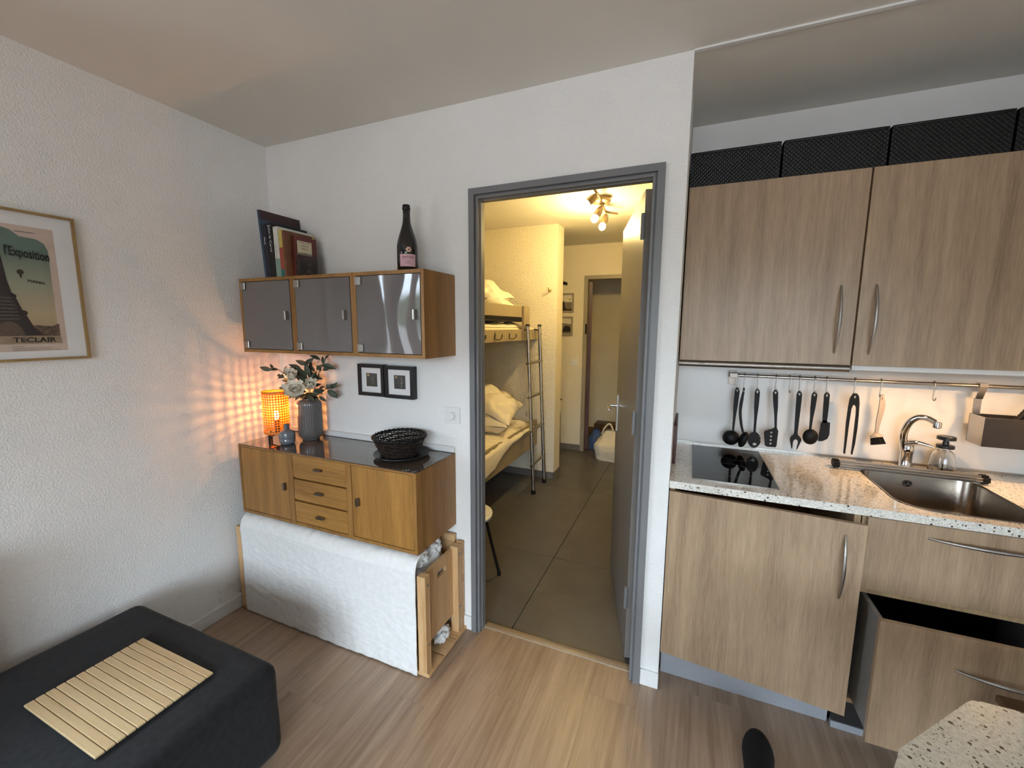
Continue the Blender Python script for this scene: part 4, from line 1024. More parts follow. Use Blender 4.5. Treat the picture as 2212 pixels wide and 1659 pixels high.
# hob
hob = thing('ceramic_hob', 'black glass two-zone hob set into the worktop', 'hob', (2.35, 0.29, ZC))
HX0_, HX1_, HY0_, HY1_ = 2.204, 2.498, 0.045, 0.560
MB().plate(rrect(HX0_, HX1_, HY0_, HY1_, 0.004, 2), [], 0.0045, (0, 0, ZC+0.0004), (1, 0, 0), (0, 1, 0)).build('glass', 'blackglass', hob)
MB().plate(rrect(HX0_-0.003, HX1_+0.003, HY0_-0.003, HY1_+0.003, 0.005, 2), [rrect(HX0_, HX1_, HY0_, HY1_, 0.004, 2)], 0.0040, (0, 0, ZC+0.0004), (1, 0, 0), (0, 1, 0)).build('rim', 'steel', hob)
for cx, cy, rr in ((2.350, 0.205, 0.088), (2.390, 0.430, 0.072)):
    MB().plate(circ(cx, cy, rr, 48), [circ(cx, cy, rr-0.0012, 48)], 0.0002, (0, 0, ZC+0.0050), (1, 0, 0), (0, 1, 0)).build('zone_ring', 'ring', hob)
# sink
sk = thing('kitchen_sink', 'rounded stainless steel sink bowl in the worktop', 'sink', (3.03, 0.24, ZC))
def off(poly, d):
    cx = sum(p[0] for p in poly)/len(poly); cy = sum(p[1] for p in poly)/len(poly)
    out = []
    n_ = len(poly)
    for i in range(n_):
        a = Vector(poly[i-1]); b_ = Vector(poly[(i+1) % n_]); tt = (b_-a).normalized(); nn = Vector((tt.y, -tt.x))
        p = Vector(poly[i])-nn*d; out.append((p.x, p.y))
    return out
rg = []
for d, z in ((-0.005, 0.0012), (-0.004, 0.0024), (0.001, 0.0022), (0.003, -0.004), (0.006, -0.120), (0.012, -0.140), (0.026, -0.152), (0.060, -0.156)):
    rg.append([(a, b_, ZC+z) for a, b_ in off(sink_out, d)])
MB().rings(rg, True, (False, True)).build('bowl', m_plain('sink_steel', srgb(150, 140, 128), 0.24, 1.0, vary=0.05, vs=40), sk, 50)
dc = (3.017, 0.4385, 0.885)
MB().lathe([(0.013, 0), (0.013, 0.0015)], dc, 20, axis=(0, -1, 0)).build('overflow', 'black', sk)
for k in range(3):
    a = math.radians(90+120*k)
    MB().obox(Vector(dc)+Vector((0, -0.0018, 0)), (math.cos(a), 0, math.sin(a)), (0, -1, 0), (-math.sin(a), 0, math.cos(a)), (0, 0.013), (0, 0.0012), (-0.0013, 0.0013)).build('overflow_spoke', 'steel', sk)
MB().tube([(dc[0]+0.0135*math.cos(2*PI*k/24), dc[1]-0.0016, dc[2]+0.0135*math.sin(2*PI*k/24)) for k in range(25)], 0.0014, 6).build('overflow_ring', 'steel', sk)
# tap
tp = thing('mixer_tap', 'chrome single-lever mixer tap behind the sink', 'tap', (3.040, 0.54, ZC))
tx, ty = 3.040, 0.540
MB().lathe([(0.024, 0.0005), (0.024, 0.004), (0.0205, 0.008), (0.0205, 0.070), (0.022, 0.074), (0.0225, 0.098), (0.019, 0.112), (0.010, 0.117)], (tx, ty, ZC), 28).build('body', 'chrome', tp, 50)
sp_ = smoothpath([(tx-0.010, ty, ZC+0.085), (tx-0.020, ty-0.005, ZC+0.150), (tx-0.012, ty-0.020, ZC+0.205), (tx+0.008, ty-0.032, ZC+0.230), (tx+0.030, ty-0.048, ZC+0.232), (tx+0.052, ty-0.062, ZC+0.220)], 6)
MB().tube(sp_, [0.0145-0.0035*k/(len(sp_)-1) for k in range(len(sp_))], 14).build('spout', 'chrome', tp, 60)
e = sp_[-1]
MB().lathe([(0.012, 0.006), (0.0135, 0.0), (0.0135, -0.018), (0.011, -0.020)], e+Vector((0.004, -0.006, -0.002)), 20).build('aerator', 'chrome', tp)
MB().tube(smoothpath([(tx-0.012, ty-0.004, ZC+0.112), (tx+0.020, ty-0.022, ZC+0.122), (tx+0.048, ty-0.034, ZC+0.118), (tx+0.066, ty-0.042, ZC+0.114)], 5), [0.014-0.0105*k/15 for k in range(16)], 10).build('lever', 'chrome', tp, 60)
# soap dispenser
so = thing('soap_dispenser', 'clear glass soap dispenser with a black pump beside the tap', 'soap dispenser', (3.155, 0.528, ZC))
sx0, sy0 = 3.155, 0.528
MB().lathe([(0.001, 0.0006), (0.030, 0.0006), (0.037, 0.003), (0.040, 0.010), (0.039, 0.030), (0.034, 0.060), (0.030, 0.074), (0.022, 0.082), (0.015, 0.086), (0.015, 0.092), (0.0135, 0.092), (0.0135, 0.085), (0.021, 0.079), (0.028, 0.071), (0.032, 0.058), (0.037, 0.030), (0.038, 0.011), (0.034, 0.006), (0.001, 0.005)], (sx0, sy0, ZC), 36, cap=(False, False)).build('bottle', 'glass', so, 60)
MB().lathe([(0.001, 0.0055), (0.033, 0.0060), (0.0372, 0.012), (0.0368, 0.026), (0.001, 0.0262)], (sx0, sy0, ZC), 30, cap=(False, False)).build('soap', m_glass('clear_soap', (0.98, 0.95, 0.86, 1), 0.0, 1.33), so, 60)
MB().lathe([(0.016, 0.0925), (0.025, 0.0935), (0.025, 0.104), (0.010, 0.106), (0.0075, 0.122), (0.026, 0.124), (0.026, 0.134), (0.024, 0.136)], (sx0, sy0, ZC), 28).build('pump', 'black', so)
MB().tube([(sx0, sy0, ZC+0.008), (sx0, sy0, ZC+0.092)], 0.0025, 8).build('pump_tube', 'acrylic', so)
for ch_ in so.children:
    ch_.scale = (1.12, 1.12, 1.16)
# roll-up drying rack
rk = thing('drying_rack', 'rolled-up steel drying rack with black ends lying across the sink', 'rack', (3.0, 0.43, ZC))
ra, rb = Vector((2.772, 0.445, ZC+0.0195)), Vector((3.238, 0.436, ZC+0.0195))
dd = (rb-ra).normalized(); w1 = dd.orthogonal().normalized(); w2 = dd.cross(w1)
offs = [(0, 0)]+[(0.0095*math.cos(2*PI*k/6), 0.0095*math.sin(2*PI*k/6)) for k in range(6)]+[(0.0165*math.cos(2*PI*k/8+.3), 0.0125*math.sin(2*PI*k/8+.3)) for k in range(8)]
hz_ = Vector((0, 1, 0)); vz_ = Vector((0, 0, 1))
for a, b_ in offs:
    o_ = hz_*a*1.25+vz_*b_
    MB().tube([ra+o_, rb+o_], 0.0032, 8).build('rod', 'steel', rk)
    for P_, sg in ((ra, -1), (rb, 1)):
        q = P_+o_
        MB().tube([q-dd*0.010*1, q+dd*0.010], 0.0056, 8).build('rod_cap', 'black_plastic', rk)
# rail with hooks
RY, RZ = 0.560, 1.2855
rl = thing('hanging_rail', 'steel utensil rail along the kitchen wall', 'rail', (2.86, RY, RZ))
MB().tube([(2.352, RY, RZ), (3.45, RY, RZ)], 0.0075, 12).build('bar', 'steel', rl)
for x_ in (2.368,):
    bx('bracket', 'steel_dark', rl, x_-0.017, x_+0.017, KB-0.006, KB-0.001, RZ-0.052, RZ+0.018, 0.001)
    bx('bracket_arm', 'steel_dark', rl, x_-0.017, x_+0.017, RY-0.010, KB-0.006, RZ-0.010, RZ+0.010, 0.001)
def s_hook(label, x, tilt=0.0, zb=1.222):
    pts = [(x, RY+0.009, RZ-0.004), (x, RY+0.008, RZ+0.008), (x, RY, RZ+0.0115), (x, RY-0.0095, RZ+0.006), (x-tilt*0.3, RY-0.011, RZ-0.012), (x-tilt, RY-0.012, zb+0.012), (x-tilt, RY-0.014, zb+0.001), (x-tilt+0.001, RY-0.021, zb-0.003), (x-tilt+0.002, RY-0.028, zb+0.004), (x-tilt+0.002, RY-0.029, zb+0.012)]
    o = MB().tube(smoothpath(pts, 5), 0.0023, 7).build('s_hook', 'steel', None, 60)
    return tag(o, label, 'hook', 'hooks on the utensil rail')
hooks = [(2.387, 0.001, 'ladle nearest the hood end'), (2.416, 0.004, 'spoon turned sideways'), (2.470, 0.001, 'pasta spoon with a round hole'), (2.545, 0.002, 'slotted turner'), (2.600, 0.002, None), (2.637, 0.001, 'serving fork'), (2.695, 0.002, 'round serving spoon'), (2.739, 0.001, 'scraper'), (2.841, 0.003, 'tongs'), (2.932, 0.004, 'washing-up brush'), (3.106, 0.003, None)]
for k, (x_, tl_, w_) in enumerate(hooks):
    lab = 'steel hook on the rail carrying the black %s' % w_ if w_ else ('empty steel hook on the rail between the turner and the fork' if k < 8 else 'empty steel hook on the rail near the hanging box')
    if w_ == 'washing-up brush': lab = 'steel hook on the rail carrying the washing-up brush'
    s_hook(lab, x_, tl_)
UY_ = 0.535        # plane of the hanging utensils
def strip(path, widths, n=6):
    P = smoothpath([(a, b_, 0) for a, b_ in path], n); m_ = len(P); Lh = []; Rh = []
    for i, p in enumerate(P):
        d = (P[min(i+1, m_-1)]-P[max(i-1, 0)]).normalized(); nn = Vector((-d.y, d.x, 0))
        f_ = i/(m_-1)*(len(widths)-1); k = min(int(f_), len(widths)-2); w_ = widths[k]+(widths[k+1]-widths[k])*(f_-k)
        Lh.append(((p+nn*w_/2).x, (p+nn*w_/2).y)); Rh.append(((p-nn*w_/2).x, (p-nn*w_/2).y))
    return Lh+Rh[::-1]
def handle_plate(root, x, zt, xe, ze, w0=0.021, w1=0.0085, holes=True, wm=0.018, m='black_plastic', yy=UY_):
    """flat handle hanging from zt down to ze with a hanging hole"""
    path = [(x, zt), (x+(xe-x)*0.05, zt-(zt-ze)*0.15), (x+(xe-x)*0.5, zt-(zt-ze)*0.5), (xe, ze)]
    outl = strip(path, [w0*0.45, w0, w0*0.95, wm, w1*1.25, w1])
    hl = [[(x-0.0045, zt-0.012), (x-0.003, zt-0.0165), (x, zt-0.022), (x+0.003, zt-0.0165), (x+0.0045, zt-0.012), (x+0.003, zt-0.0085), (x, zt-0.0075), (x-0.003, zt-0.0085)]] if holes else []
    return MB().plate(outl, hl, 0.006, (0, yy+0.003, 0), (1, 0, 0), (0, 0, 1)).build('handle', m, root, 50)
def bowl_part(root, cx, cz, rx, rz, depth, yy=UY_, m='black_plastic', tilt=0.0):
    mb = MB()
    for sg, k_ in ((0, 1.0), (1, 0.9)):
        def fn(u, v):
            r_ = u; a = 2*PI*v; e_ = math.sqrt(max(0, 1-r_*r_))
            X = rx*k_*r_*math.cos(a)*(1-0.0*math.sin(a)); Z = rz*k_*r_*math.sin(a); X, Z = X*math.cos(tilt)-Z*math.sin(tilt), X*math.sin(tilt)+Z*math.cos(tilt)
            return (cx+X, yy+0.002-depth*k_*e_+sg*0.001, cz+Z)
        mb.grid(10, 29, fn, flip=(sg == 1))
    return mb.build('bowl', m, root, 70)
ut = 'kitchen utensils on the rail'
u1 = thing('ladle', 'black ladle hanging leftmost on the utensil rail', 'ladle', (2.385, UY_, 0.945), ut)
handle_plate(u1, 2.386, 1.229, 2.381, 1.010); bowl_part(u1, 2.375, 0.983, 0.037, 0.036, 0.030)
u2 = thing('serving_spoon', 'black spoon hanging turned sideways, second on the rail', 'spoon', (2.42, UY_, 0.945), ut)
MB().plate(strip([(2.413, 1.229), (2.404, 1.13), (2.412, 1.06), (2.424, 1.015)], [0.006, 0.013, 0.012, 0.011, 0.010, 0.009]), [[(2.4105, 1.217), (2.4125, 1.221), (2.4150, 1.217), (2.4125, 1.209)]], 0.010, (0, UY_-0.006, 0), (1, 0, 0), (0, 0, 1)).build('handle', 'black_plastic', u2, 50)
bowl_part(u2, 2.426, 0.982, 0.018, 0.040, 0.026, UY_-0.012, tilt=-0.28)
u3 = thing('pasta_spoon', 'black pasta spoon with a round hole in its bowl on the rail', 'spoon', (2.47, UY_, 0.945), ut)
handle_plate(u3, 2.470, 1.228, 2.472, 1.020)
hp = [(2.4685, 1.026)]
pth = []
for k in range(30):
    a = math.radians(100+340*k/29-0); pth.append((2.473+0.027*math.cos(a), 0.984+0.038*math.sin(a)))
teeth = []
for k, p_ in enumerate(pth):
    teeth.append(p_)
    if 22 <= k <= 27 and k % 2 == 0: teeth.append((p_[0]-0.006, p_[1]+0.003))
MB().plate(teeth, [circ(2.476, 0.963, 0.0085, 14, 0.0075)], 0.007, (0, UY_+0.003, 0), (1, 0, 0), (0, 0, 1)).build('bowl', 'black_plastic', u3, 50)
u4 = thing('slotted_turner', 'black slotted turner with four round holes on the rail', 'turner', (2.54, UY_, 0.957), ut)
handle_plate(u4, 2.543, 1.229, 2.556, 1.050)
MB().plate([(2.5515, 1.053), (2.5605, 1.053), (2.563, 1.046), (2.568, 1.036), (2.566, 0.965), (2.562, 0.958), (2.527, 0.957), (2.519, 0.962), (2.511, 1.024), (2.514, 1.032), (2.534, 1.040), (2.547, 1.047)], [circ(2.541, z_, 0.0050, 12) for z_ in (1.026, 1.008, 0.990, 0.973)], 0.005, (0, UY_+0.003, 0), (1, 0, 0), (0, 0, 1)).build('blade', 'black_plastic', u4, 40)
u5 = thing('serving_fork', 'black two-pronged serving fork on the rail', 'fork', (2.637, UY_, 0.958), ut)
handle_plate(u5, 2.636, 1.229, 2.637, 1.033, wm=0.019, w1=0.013)
MB().plate([(2.631, 1.036), (2.643, 1.036), (2.646, 1.026), (2.658, 1.014), (2.661, 1.002), (2.648, 0.959), (2.645, 0.959), (2.649, 0.992), (2.645, 1.002), (2.638, 1.005), (2.632, 1.001), (2.629, 0.992), (2.629, 0.959), (2.626, 0.959), (2.616, 1.000), (2.618, 1.013), (2.628, 1.026)], [], 0.006, (0, UY_+0.003, 0), (1, 0, 0), (0, 0, 1)).build('prongs', 'black_plastic', u5, 40)
u6 = thing('serving_spoon', 'black round serving spoon beside the scraper on the rail', 'spoon', (2.694, UY_, 0.986), ut)
handle_plate(u6, 2.693, 1.228, 2.690, 1.050); bowl_part(u6, 2.694, 1.022, 0.030, 0.036, 0.018)
u7 = thing('scraper', 'black rubber dough scraper on the rail', 'scraper', (2.74, UY_, 1.007), ut)
handle_plate(u7, 2.739, 1.229, 2.741, 1.092, wm=0.020, w1=0.015)
MB().plate([(2.733, 1.103), (2.749, 1.103), (2.751, 1.096), (2.761, 1.094), (2.763, 1.040), (2.757, 1.020), (2.740, 1.008), (2.724, 1.006), (2.728, 1.088), (2.732, 1.095)], [], 0.006, (0, UY_+0.003, 0), (1, 0, 0), (0, 0, 1)).build('blade', 'black_plastic', u7, 40)
u8 = thing('tongs', 'black plastic tongs hanging open on the rail', 'tongs', (2.84, UY_, 0.960), ut)
tg = [(2.832, 1.231), (2.846, 1.231), (2.853, 1.218), (2.857, 1.190), (2.859, 1.140), (2.860, 1.080), (2.858, 1.010), (2.853, 0.960), (2.849, 0.960), (2.850, 1.010), (2.850, 1.080), (2.850, 1.140), (2.848, 1.170), (2.842, 1.182), (2.835, 1.180), (2.831, 1.165), (2.829, 1.100), (2.828, 1.020), (2.827, 0.961), (2.822, 0.961), (2.821, 1.020), (2.819, 1.100), (2.820, 1.170), (2.823, 1.210)]
MB().plate(tg, [[(2.835, 1.219), (2.8395, 1.2225), (2.844, 1.219), (2.8405, 1.2065), (2.8385, 1.2065)]], 0.010, (0, UY_+0.004, 0), (1, 0, 0), (0, 0, 1)).build('arms', 'black_plastic', u8, 50)
u9 = thing('washing_up_brush', 'pale grey washing-up brush with dark bristles on the rail', 'brush', (2.93, UY_, 1.005), ut)
gb = m_plain('grey_brush_plastic', srgb(172, 158, 142), 0.4)
MB().plate(strip([(2.932, 1.233), (2.936, 1.18), (2.930, 1.11), (2.929, 1.066)], [0.010, 0.019, 0.020, 0.017, 0.012, 0.011]), [[(2.929, 1.219), (2.932, 1.2225), (2.935, 1.219), (2.932, 1.208)]], 0.009, (0, UY_+0.004, 0), (1, 0, 0), (0, 0, 1)).build('handle', gb, u9, 50)
MB().lathe([(0.004, 0.022), (0.014, 0.014), (0.022, 0.006), (0.023, 0.0)], (2.931, UY_, 1.046), 24, axis=(-0.15, 0.25, 0.9)).build('head', gb, u9, 50)
br = MB()
q_ = Vector((0, 0, 1)).rotation_difference(Vector((0.20, -0.25, -0.9)).normalized()).to_matrix()
for k in range(120):
    r_ = 0.021*math.sqrt((k+0.5)/120); a = k*2.399963
    p = Vector((2.931, UY_, 1.045))+q_ @ Vector((r_*math.cos(a), r_*math.sin(a), 0)); e_ = p+q_ @ Vector((r_*math.cos(a)*0.25, r_*math.sin(a)*0.25, 0.030))
    br.tube([p, e_], 0.0011, 4)
bo = br.build('bristles', 'black_plastic', u9); bo['kind'] = 'stuff'
# hanging steel box with dish brushes
hbx = thing('hanging_box', 'dark steel box hanging from the utensil rail above the sink', 'box', (3.35, 0.52, 1.06))
A0, A1, Y0_, Y1_, Z0_, Z1_ = 3.228, 3.45, 0.458, 0.560, 1.060, 1.174
bx('front', 'bluegrey', hbx, A0, A1, Y0_, Y0_+0.003, Z0_, Z1_, 0.0008); bx('back', 'bluegrey', hbx, A0, A1, Y1_-0.003, Y1_, Z0_, Z1_); bx('end', 'steel', hbx, A0, A0+0.003, Y0_+0.003, Y1_-0.003, Z0_, Z1_); bx('bottom', 'bluegrey', hbx, A0+0.003, A1, Y0_+0.003, Y1_-0.003, Z0_, Z0_+0.003)
hgm = MB().box(3.232, 3.254, Y1_-0.010, Y1_-0.0035, 1.172, 1.236); hgm.obox((3.232, Y1_-0.010, 1.236), (1, 0, 0), Vector((0.0, -0.35, 0.9)).normalized(), Vector((0.0, -0.9, -0.35)).normalized(), (0.0, 0.022), (0, 0.05), (0, 0.004))
hgm.box(3.240, 3.264, RY-0.012, RY+0.012, RZ+0.008, RZ+0.012).box(3.240, 3.264, RY-0.014, RY-0.010, RZ-0.020, RZ+0.012)
hgm.build('hanger', 'steel', hbx)
db = thing('dish_brush', 'dish brush with a black ribbed handle standing in the hanging steel box', 'brush', (3.30, 0.51, Z0_+0.003))
pts = [Vector((3.292, 0.505, 1.080))+(Vector((3.400, 0.500, 1.275))-Vector((3.292, 0.505, 1.080)))*k/40 for k in range(41)]
MB().tube(pts, [0.0085+0.0022*(k % 2) for k in range(41)], 12).build('handle', 'black_plastic', db, 60)
MB().lathe([(0.012, 0), (0.026, 0.012), (0.028, 0.03), (0.020, 0.045)], pts[-1], 20, axis=(0.45, 0, 0.8)).build('head', 'acrylic', db, 60)
MB().tube([(3.335, 0.490, 1.075), (3.405, 0.486, 1.210)], 0.010, 10).build('dish_sponge', flat('sponge_blue', 52, 70, 84), None)
so2 = bpy.data.objects['dish_sponge']; so2.name = 'dish_cloth'; tag(so2, 'rolled blue cloth standing in the hanging steel box', 'cloth')
# cutting board against the side wall
cbm = MB().plate(rrect(0.200, 0.470, ZC+0.0006, ZC+0.180, 0.012, 4), [circ(0.235, ZC+0.155, 0.010, 14)], 0.012, (W+0.0008, 0, 0), (0, 1, 0), (0, 0, 1)).build('cutting_board', 'board_red', None)
tag(cbm, 'dark red-brown cutting board leaning on the side wall beside the hob', 'cutting board')

# upper cabinets
YU = 0.285; KZ0, KZ1 = 1.3720, 2.089
def upper(label, x0, x1, hx):
    c = thing('upper_cabinet', label, 'cabinet', ((x0+x1)/2, 0.45, KZ0), 'kitchen upper cabinets')
    MB().box(x0, x0+0.018, YU+0.020, KB-0.001, KZ0, KZ1).box(x1-0.018, x1, YU+0.020, KB-0.001, KZ0, KZ1).box(x0+0.018, x1-0.018, YU+0.020, KB-0.001, KZ1-0.018, KZ1).box(x0+0.018, x1-0.018, YU+0.020, KB-0.001, KZ0, KZ0+0.018).box(x0+0.018, x1-0.018, KB-0.010, KB-0.001, KZ0+0.018, KZ1-0.018).build('body', 'kwood_in', c)
    d = bx('door', 'kwood', c, x0+0.002, x1-0.002, YU, YU+0.018, KZ0-0.002, KZ1, 0.001)
    bow_handle(d, (hx, YU, 1.672), (hx, YU, 1.415), (0, -1, 0), depth=0.032)
    return c
upper('left pale oak upper cabinet above the extractor hood', W+0.004, 2.739, 2.682)
uc2 = upper('right pale oak upper cabinet above the sink', 2.741, 3.376, 2.790)
bx('light_rail', 'white', uc2, 2.752, 3.370, YU+0.030, YU+0.046, KZ0-0.022, KZ0-0.0025)
hd = thing('extractor_hood', 'slim stainless pull-out extractor hood under the left upper cabinet', 'extractor hood', (2.43, 0.42, 1.345))
MB().plate(rrect(0, 0.024, 0, 0.026, 0.011, 5), [], 0.610, (2.1265, YU-0.008, 1.3435), (0, 1, 0), (0, 0, 1)).build('front_bar', 'steel_dark', hd, 50)
bx('visor', 'steel_dark', hd, 2.130, 2.735, YU+0.018, KB-0.06, 1.352, 1.3695)
bx('switch_mark', 'black', hd, 2.205, 2.228, YU-0.0085, YU-0.0080, 1.358, 1.3605)
for cx in (2.975, 3.300):
    pk = thing('under_cabinet_light', 'round warm spotlight under the right upper cabinet, %s' % ('nearer the hood' if cx < 3 else 'farther from the hood'), 'light', (cx, 0.368, KZ0-0.014), 'under-cabinet lights')
    MB().lathe([(0.030, 0.0), (0.032, 0.002), (0.032, 0.0135)], (cx, 0.368, KZ0-0.014), 24).build('housing', 'steel', pk)
    MB().lathe([(0.024, -0.0006), (0.025, 0.0)], (cx, 0.368, KZ0-0.014), 24).build('diffuser', 'puck', pk)
    al = bpy.data.lights.new('puck_light', 'AREA'); al.shape = 'DISK'; al.size = 0.045; al.energy = 1.65; al.color = (1.0, 0.57, 0.25); al.spread = math.radians(160)
    ao = bpy.data.objects.new('puck_light', al); COL.objects.link(ao); ao.parent = pk; ao.location = (0, 0, -0.003)
# black woven boxes on top
def woven_box(label, x0, x1):
    b_ = thing('woven_box', label, 'basket', ((x0+x1)/2, 0.43, KZ1), 'woven boxes on the upper cabinets')
    nx = int((x1-x0)/0.0075); nz = 18; h = 0.138; y0_, y1_ = 0.300, 0.560
    mb = MB()
    def wv(u, v):
        i = u*nx*2; x_ = x0+(x1-x0)*u; z_ = KZ1+0.0006+h*v
        ed = min(1, min(u, 1-u)*40)*min(1, min(v, 1-v)*12)
        return (x_, y0_-0.0035*ed*math.sin(i*PI/2+(PI if int(v*nz+0.001) % 2 else 0)), z_)
    mb.grid(nx*2+1, nz*2+1, wv)
    mb.build('front_weave', 'rattan_black', b_, 80)
    MB().box(x0+0.001, x1-0.001, y0_+0.006, y0_+0.010, KZ1+0.001, KZ1+h-0.004).box(x0+0.001, x0+0.006, y0_+0.010, y1_, KZ1+0.001, KZ1+h-0.004).box(x1-0.006, x1-0.001, y0_+0.010, y1_, KZ1+0.001, KZ1+h-0.004).box(x0+0.006, x1-0.006, y1_-0.005, y1_, KZ1+0.001, KZ1+h-0.004).box(x0+0.006, x1-0.006, y0_+0.010, y1_-0.005, KZ1+0.001, KZ1+0.005).build('walls', 'rattan_black', b_)
    r_ = [(x, y, KZ1+h-0.004) for x, y in rrect(x0+0.003, x1-0.003, y0_+0.002, y1_-0.003, 0.010, 4)]; r_.append(r_[0])
    MB().tube(r_, 0.0055, 8, cap=False).build('rim', 'rattan_black', b_, 60)
woven_box('black woven storage box on the upper cabinets, nearest the door wall', 2.1255, 2.448)
woven_box('black woven storage box on the upper cabinets, second from the door wall', 2.457, 2.779)
woven_box('black woven storage box on the upper cabinets, third from the door wall', 2.787, 3.106)
woven_box('black woven storage box cut off by the right edge of the picture', 3.114, 3.440)

# ------------------------------------------------------------------ stone table at the right, stool behind it
TZ = 0.750
tb_ = thing('bar_table', 'speckled stone table with a cut corner at the lower right', 'table', (3.0, -1.3, 0))
top = [(2.534, -0.856), (2.549, -0.828), (2.556, -0.812), (2.728, -0.634), (2.742, -0.622), (2.760, -0.618), (3.452, -0.618), (3.452, -1.90), (2.50, -1.90), (2.50, -0.93)]
MB().plate(top, [], 0.030, (0, 0, TZ-0.030), (1, 0, 0), (0, 1, 0)).build('tabletop', 'stone_near', tb_)
for x_, y_ in ((2.95, -0.85), (2.95, -1.75), (3.38, -0.85), (3.38, -1.75)):
    MB().lathe([(0.030, 0.0008), (0.030, 0.01), (0.025, 0.012), (0.025, TZ-0.034), (0.04, TZ-0.0305)], (x_, y_, 0), 20).build('leg', 'steel', tb_)
stl = thing('wooden_stool', 'dark wooden stool tucked behind the stone table', 'stool', (3.2, -0.40, 0))
for k in range(4):
    bx('seat_slat', 'darkwood', stl, 3.034, 3.40, -0.166-0.080*k-0.076, -0.166-0.080*k, 0.448, 0.470, 0.003)
for x_, y_ in ((3.06, -0.195), (3.06, -0.45), (3.37, -0.195), (3.37, -0.45)):
    bx('leg', 'darkwood', stl, x_-0.018, x_+0.018, y_-0.018, y_+0.018, 0.0008, 0.4475)

# ------------------------------------------------------------------ photographer's leg
per = bpy.data.objects.new('person', None); per.location = (2.46, -0.3, 0); COL.objects.link(per)
tag(per, "person's outstretched foot in a dark knitted sock at the bottom edge", 'person')
def ellring(c, ax, w, h, n=20, up=(0, 0, 1), flatb=0.0):
    ax = Vector(ax).normalized(); s_ = ax.cross(Vector(up)).normalized(); u_ = s_.cross(ax)
    out = []
    for k in range(n):
        a = 2*PI*k/n; q = Vector(c)+s_*math.cos(a)*w+u_*math.sin(a)*h*(1-flatb*(math.sin(a) < 0)); out.append(q)
    return out
fd = Vector((-0.13, -1, 0)).normalized()
tip = Vector((2.474, -0.092, 0.036))
rgs = []
for s_, w_, h_, zc_, sd in ((0.0, 0.004, 0.004, 0.034, 0.0), (0.004, 0.016, 0.014, 0.034, 0.0), (0.015, 0.027, 0.022, 0.035, 0.001), (0.035, 0.038, 0.028, 0.035, 0.002), (0.065, 0.047, 0.033, 0.036, 0.003), (0.100, 0.050, 0.037, 0.040, 0.004), (0.145, 0.046, 0.043, 0.046, 0.004), (0.190, 0.041, 0.047, 0.051, 0.004)):
    c = tip+fd*s_; c.z = zc_; c.x += sd
    rgs.append(ellring(c, fd, w_, h_, flatb=0.12))
# heel and ankle, turning up into the shin
hl = tip+fd*0.235
for (dy, z_, w_, h_, ax) in ((0.0, 0.055, 0.038, 0.047, (fd.x, fd.y, 0.35)), (0.030, 0.075, 0.036, 0.044, (fd.x, fd.y, 0.6)), (0.060, 0.105, 0.036, 0.040, (fd.x, fd.y, 0.75))):
    c = hl+fd*dy; c.z = z_; rgs.append(ellring(c, ax, w_, h_))
kn = Vector((2.375, -0.98, 0.44)); an = hl+fd*0.060; an.z = 0.105
for t_, w_ in ((0.18, 0.037), (0.40, 0.048), (0.62, 0.055), (0.82, 0.054), (1.0, 0.058)):
    c = an.lerp(kn, t_); rgs.append(ellring(c, (kn-an), w_, w_))
hip = Vector((2.33, -1.42, 0.47))
for t_, w_ in ((0.12, 0.062), (0.45, 0.072), (0.8, 0.082), (1.0, 0.06)):
    c = kn.lerp(hip, t_); rgs.append(ellring(c, (hip-kn), w_, w_))
MB().rings(rgs).build('sock_leg', 'sock', per, 70)
tr = [ellring(an.lerp(kn, t_), kn-an, w_, w_) for t_, w_ in ((0.30, 0.060), (0.32, 0.062), (0.6, 0.066), (0.95, 0.068))]
tr += [ellring(kn.lerp(hip, t_), hip-kn, w_, w_) for t_, w_ in ((0.12, 0.072), (0.5, 0.084), (1.0, 0.092), (1.08, 0.05))]
MB().rings(tr).build('trouser_leg', 'trousers', per, 70)

# ================================================================== hall contents
# bunk bed along the left, seen through the door
BXF = 0.808                                  # face of the bunk's side boards
bk = thing('bunk_bed', 'taupe bunk bed with guard rail and coat hooks in the hall', 'bunk bed', (0.35, 1.3, 0))
bx('guard_rail', 'bunk', bk, BXF-0.022, BXF, 0.18, 1.845, 1.592, 1.685, 0.002)
bx('upper_side_board', 'bunk', bk, BXF-0.022, BXF, 0.18, 2.184, 1.392, 1.487, 0.002)
bx('post', 'bunk', bk, BXF, BXF+0.022, 1.735, 1.870, 1.392, 1.690, 0.002)
bx('upper_base', 'bunk', bk, -0.095, BXF-0.024, 0.18, 2.184, 1.392, 1.412)
bx('head_panel', 'bunk', bk, -0.095, BXF, 0.155, 0.178, 0.30, 1.70, 0.002)
MB().plate([(0.18, 0.345), (2.175, 0.345), (2.182, 0.360), (2.182, 0.585), (2.172, 0.598), (2.02, 0.598), (1.90, 0.580), (0.18, 0.580)], [], 0.022, (BXF-0.022, 0, 0), (0, 1, 0), (0, 0, 1)).build('lower_side_board', 'bunk', bk)
bx('lower_base', 'bunk', bk, -0.095, BXF-0.024, 0.18, 2.184, 0.345, 0.365)
for y_ in (0.62, 0.90, 1.18, 1.46):
    h0 = Vector((BXF+0.0015, y_, 1.452))
    MB().tube(smoothpath([h0+Vector((0, 0.02, 0.02)), h0+Vector((0.004, 0, 0.0)), h0+Vector((0.006, -0.008, -0.035)), h0+Vector((0.030, 0.008, -0.040)), h0+Vector((0.045, 0.028, -0.025)), h0+Vector((0.048, 0.030, 0.0))], 4), 0.005, 7).build('coat_hook', m_plain('bronze_hook', srgb(96, 84, 66), 0.4, 0.4) if 'hk' not in M else M['hk'], bk)
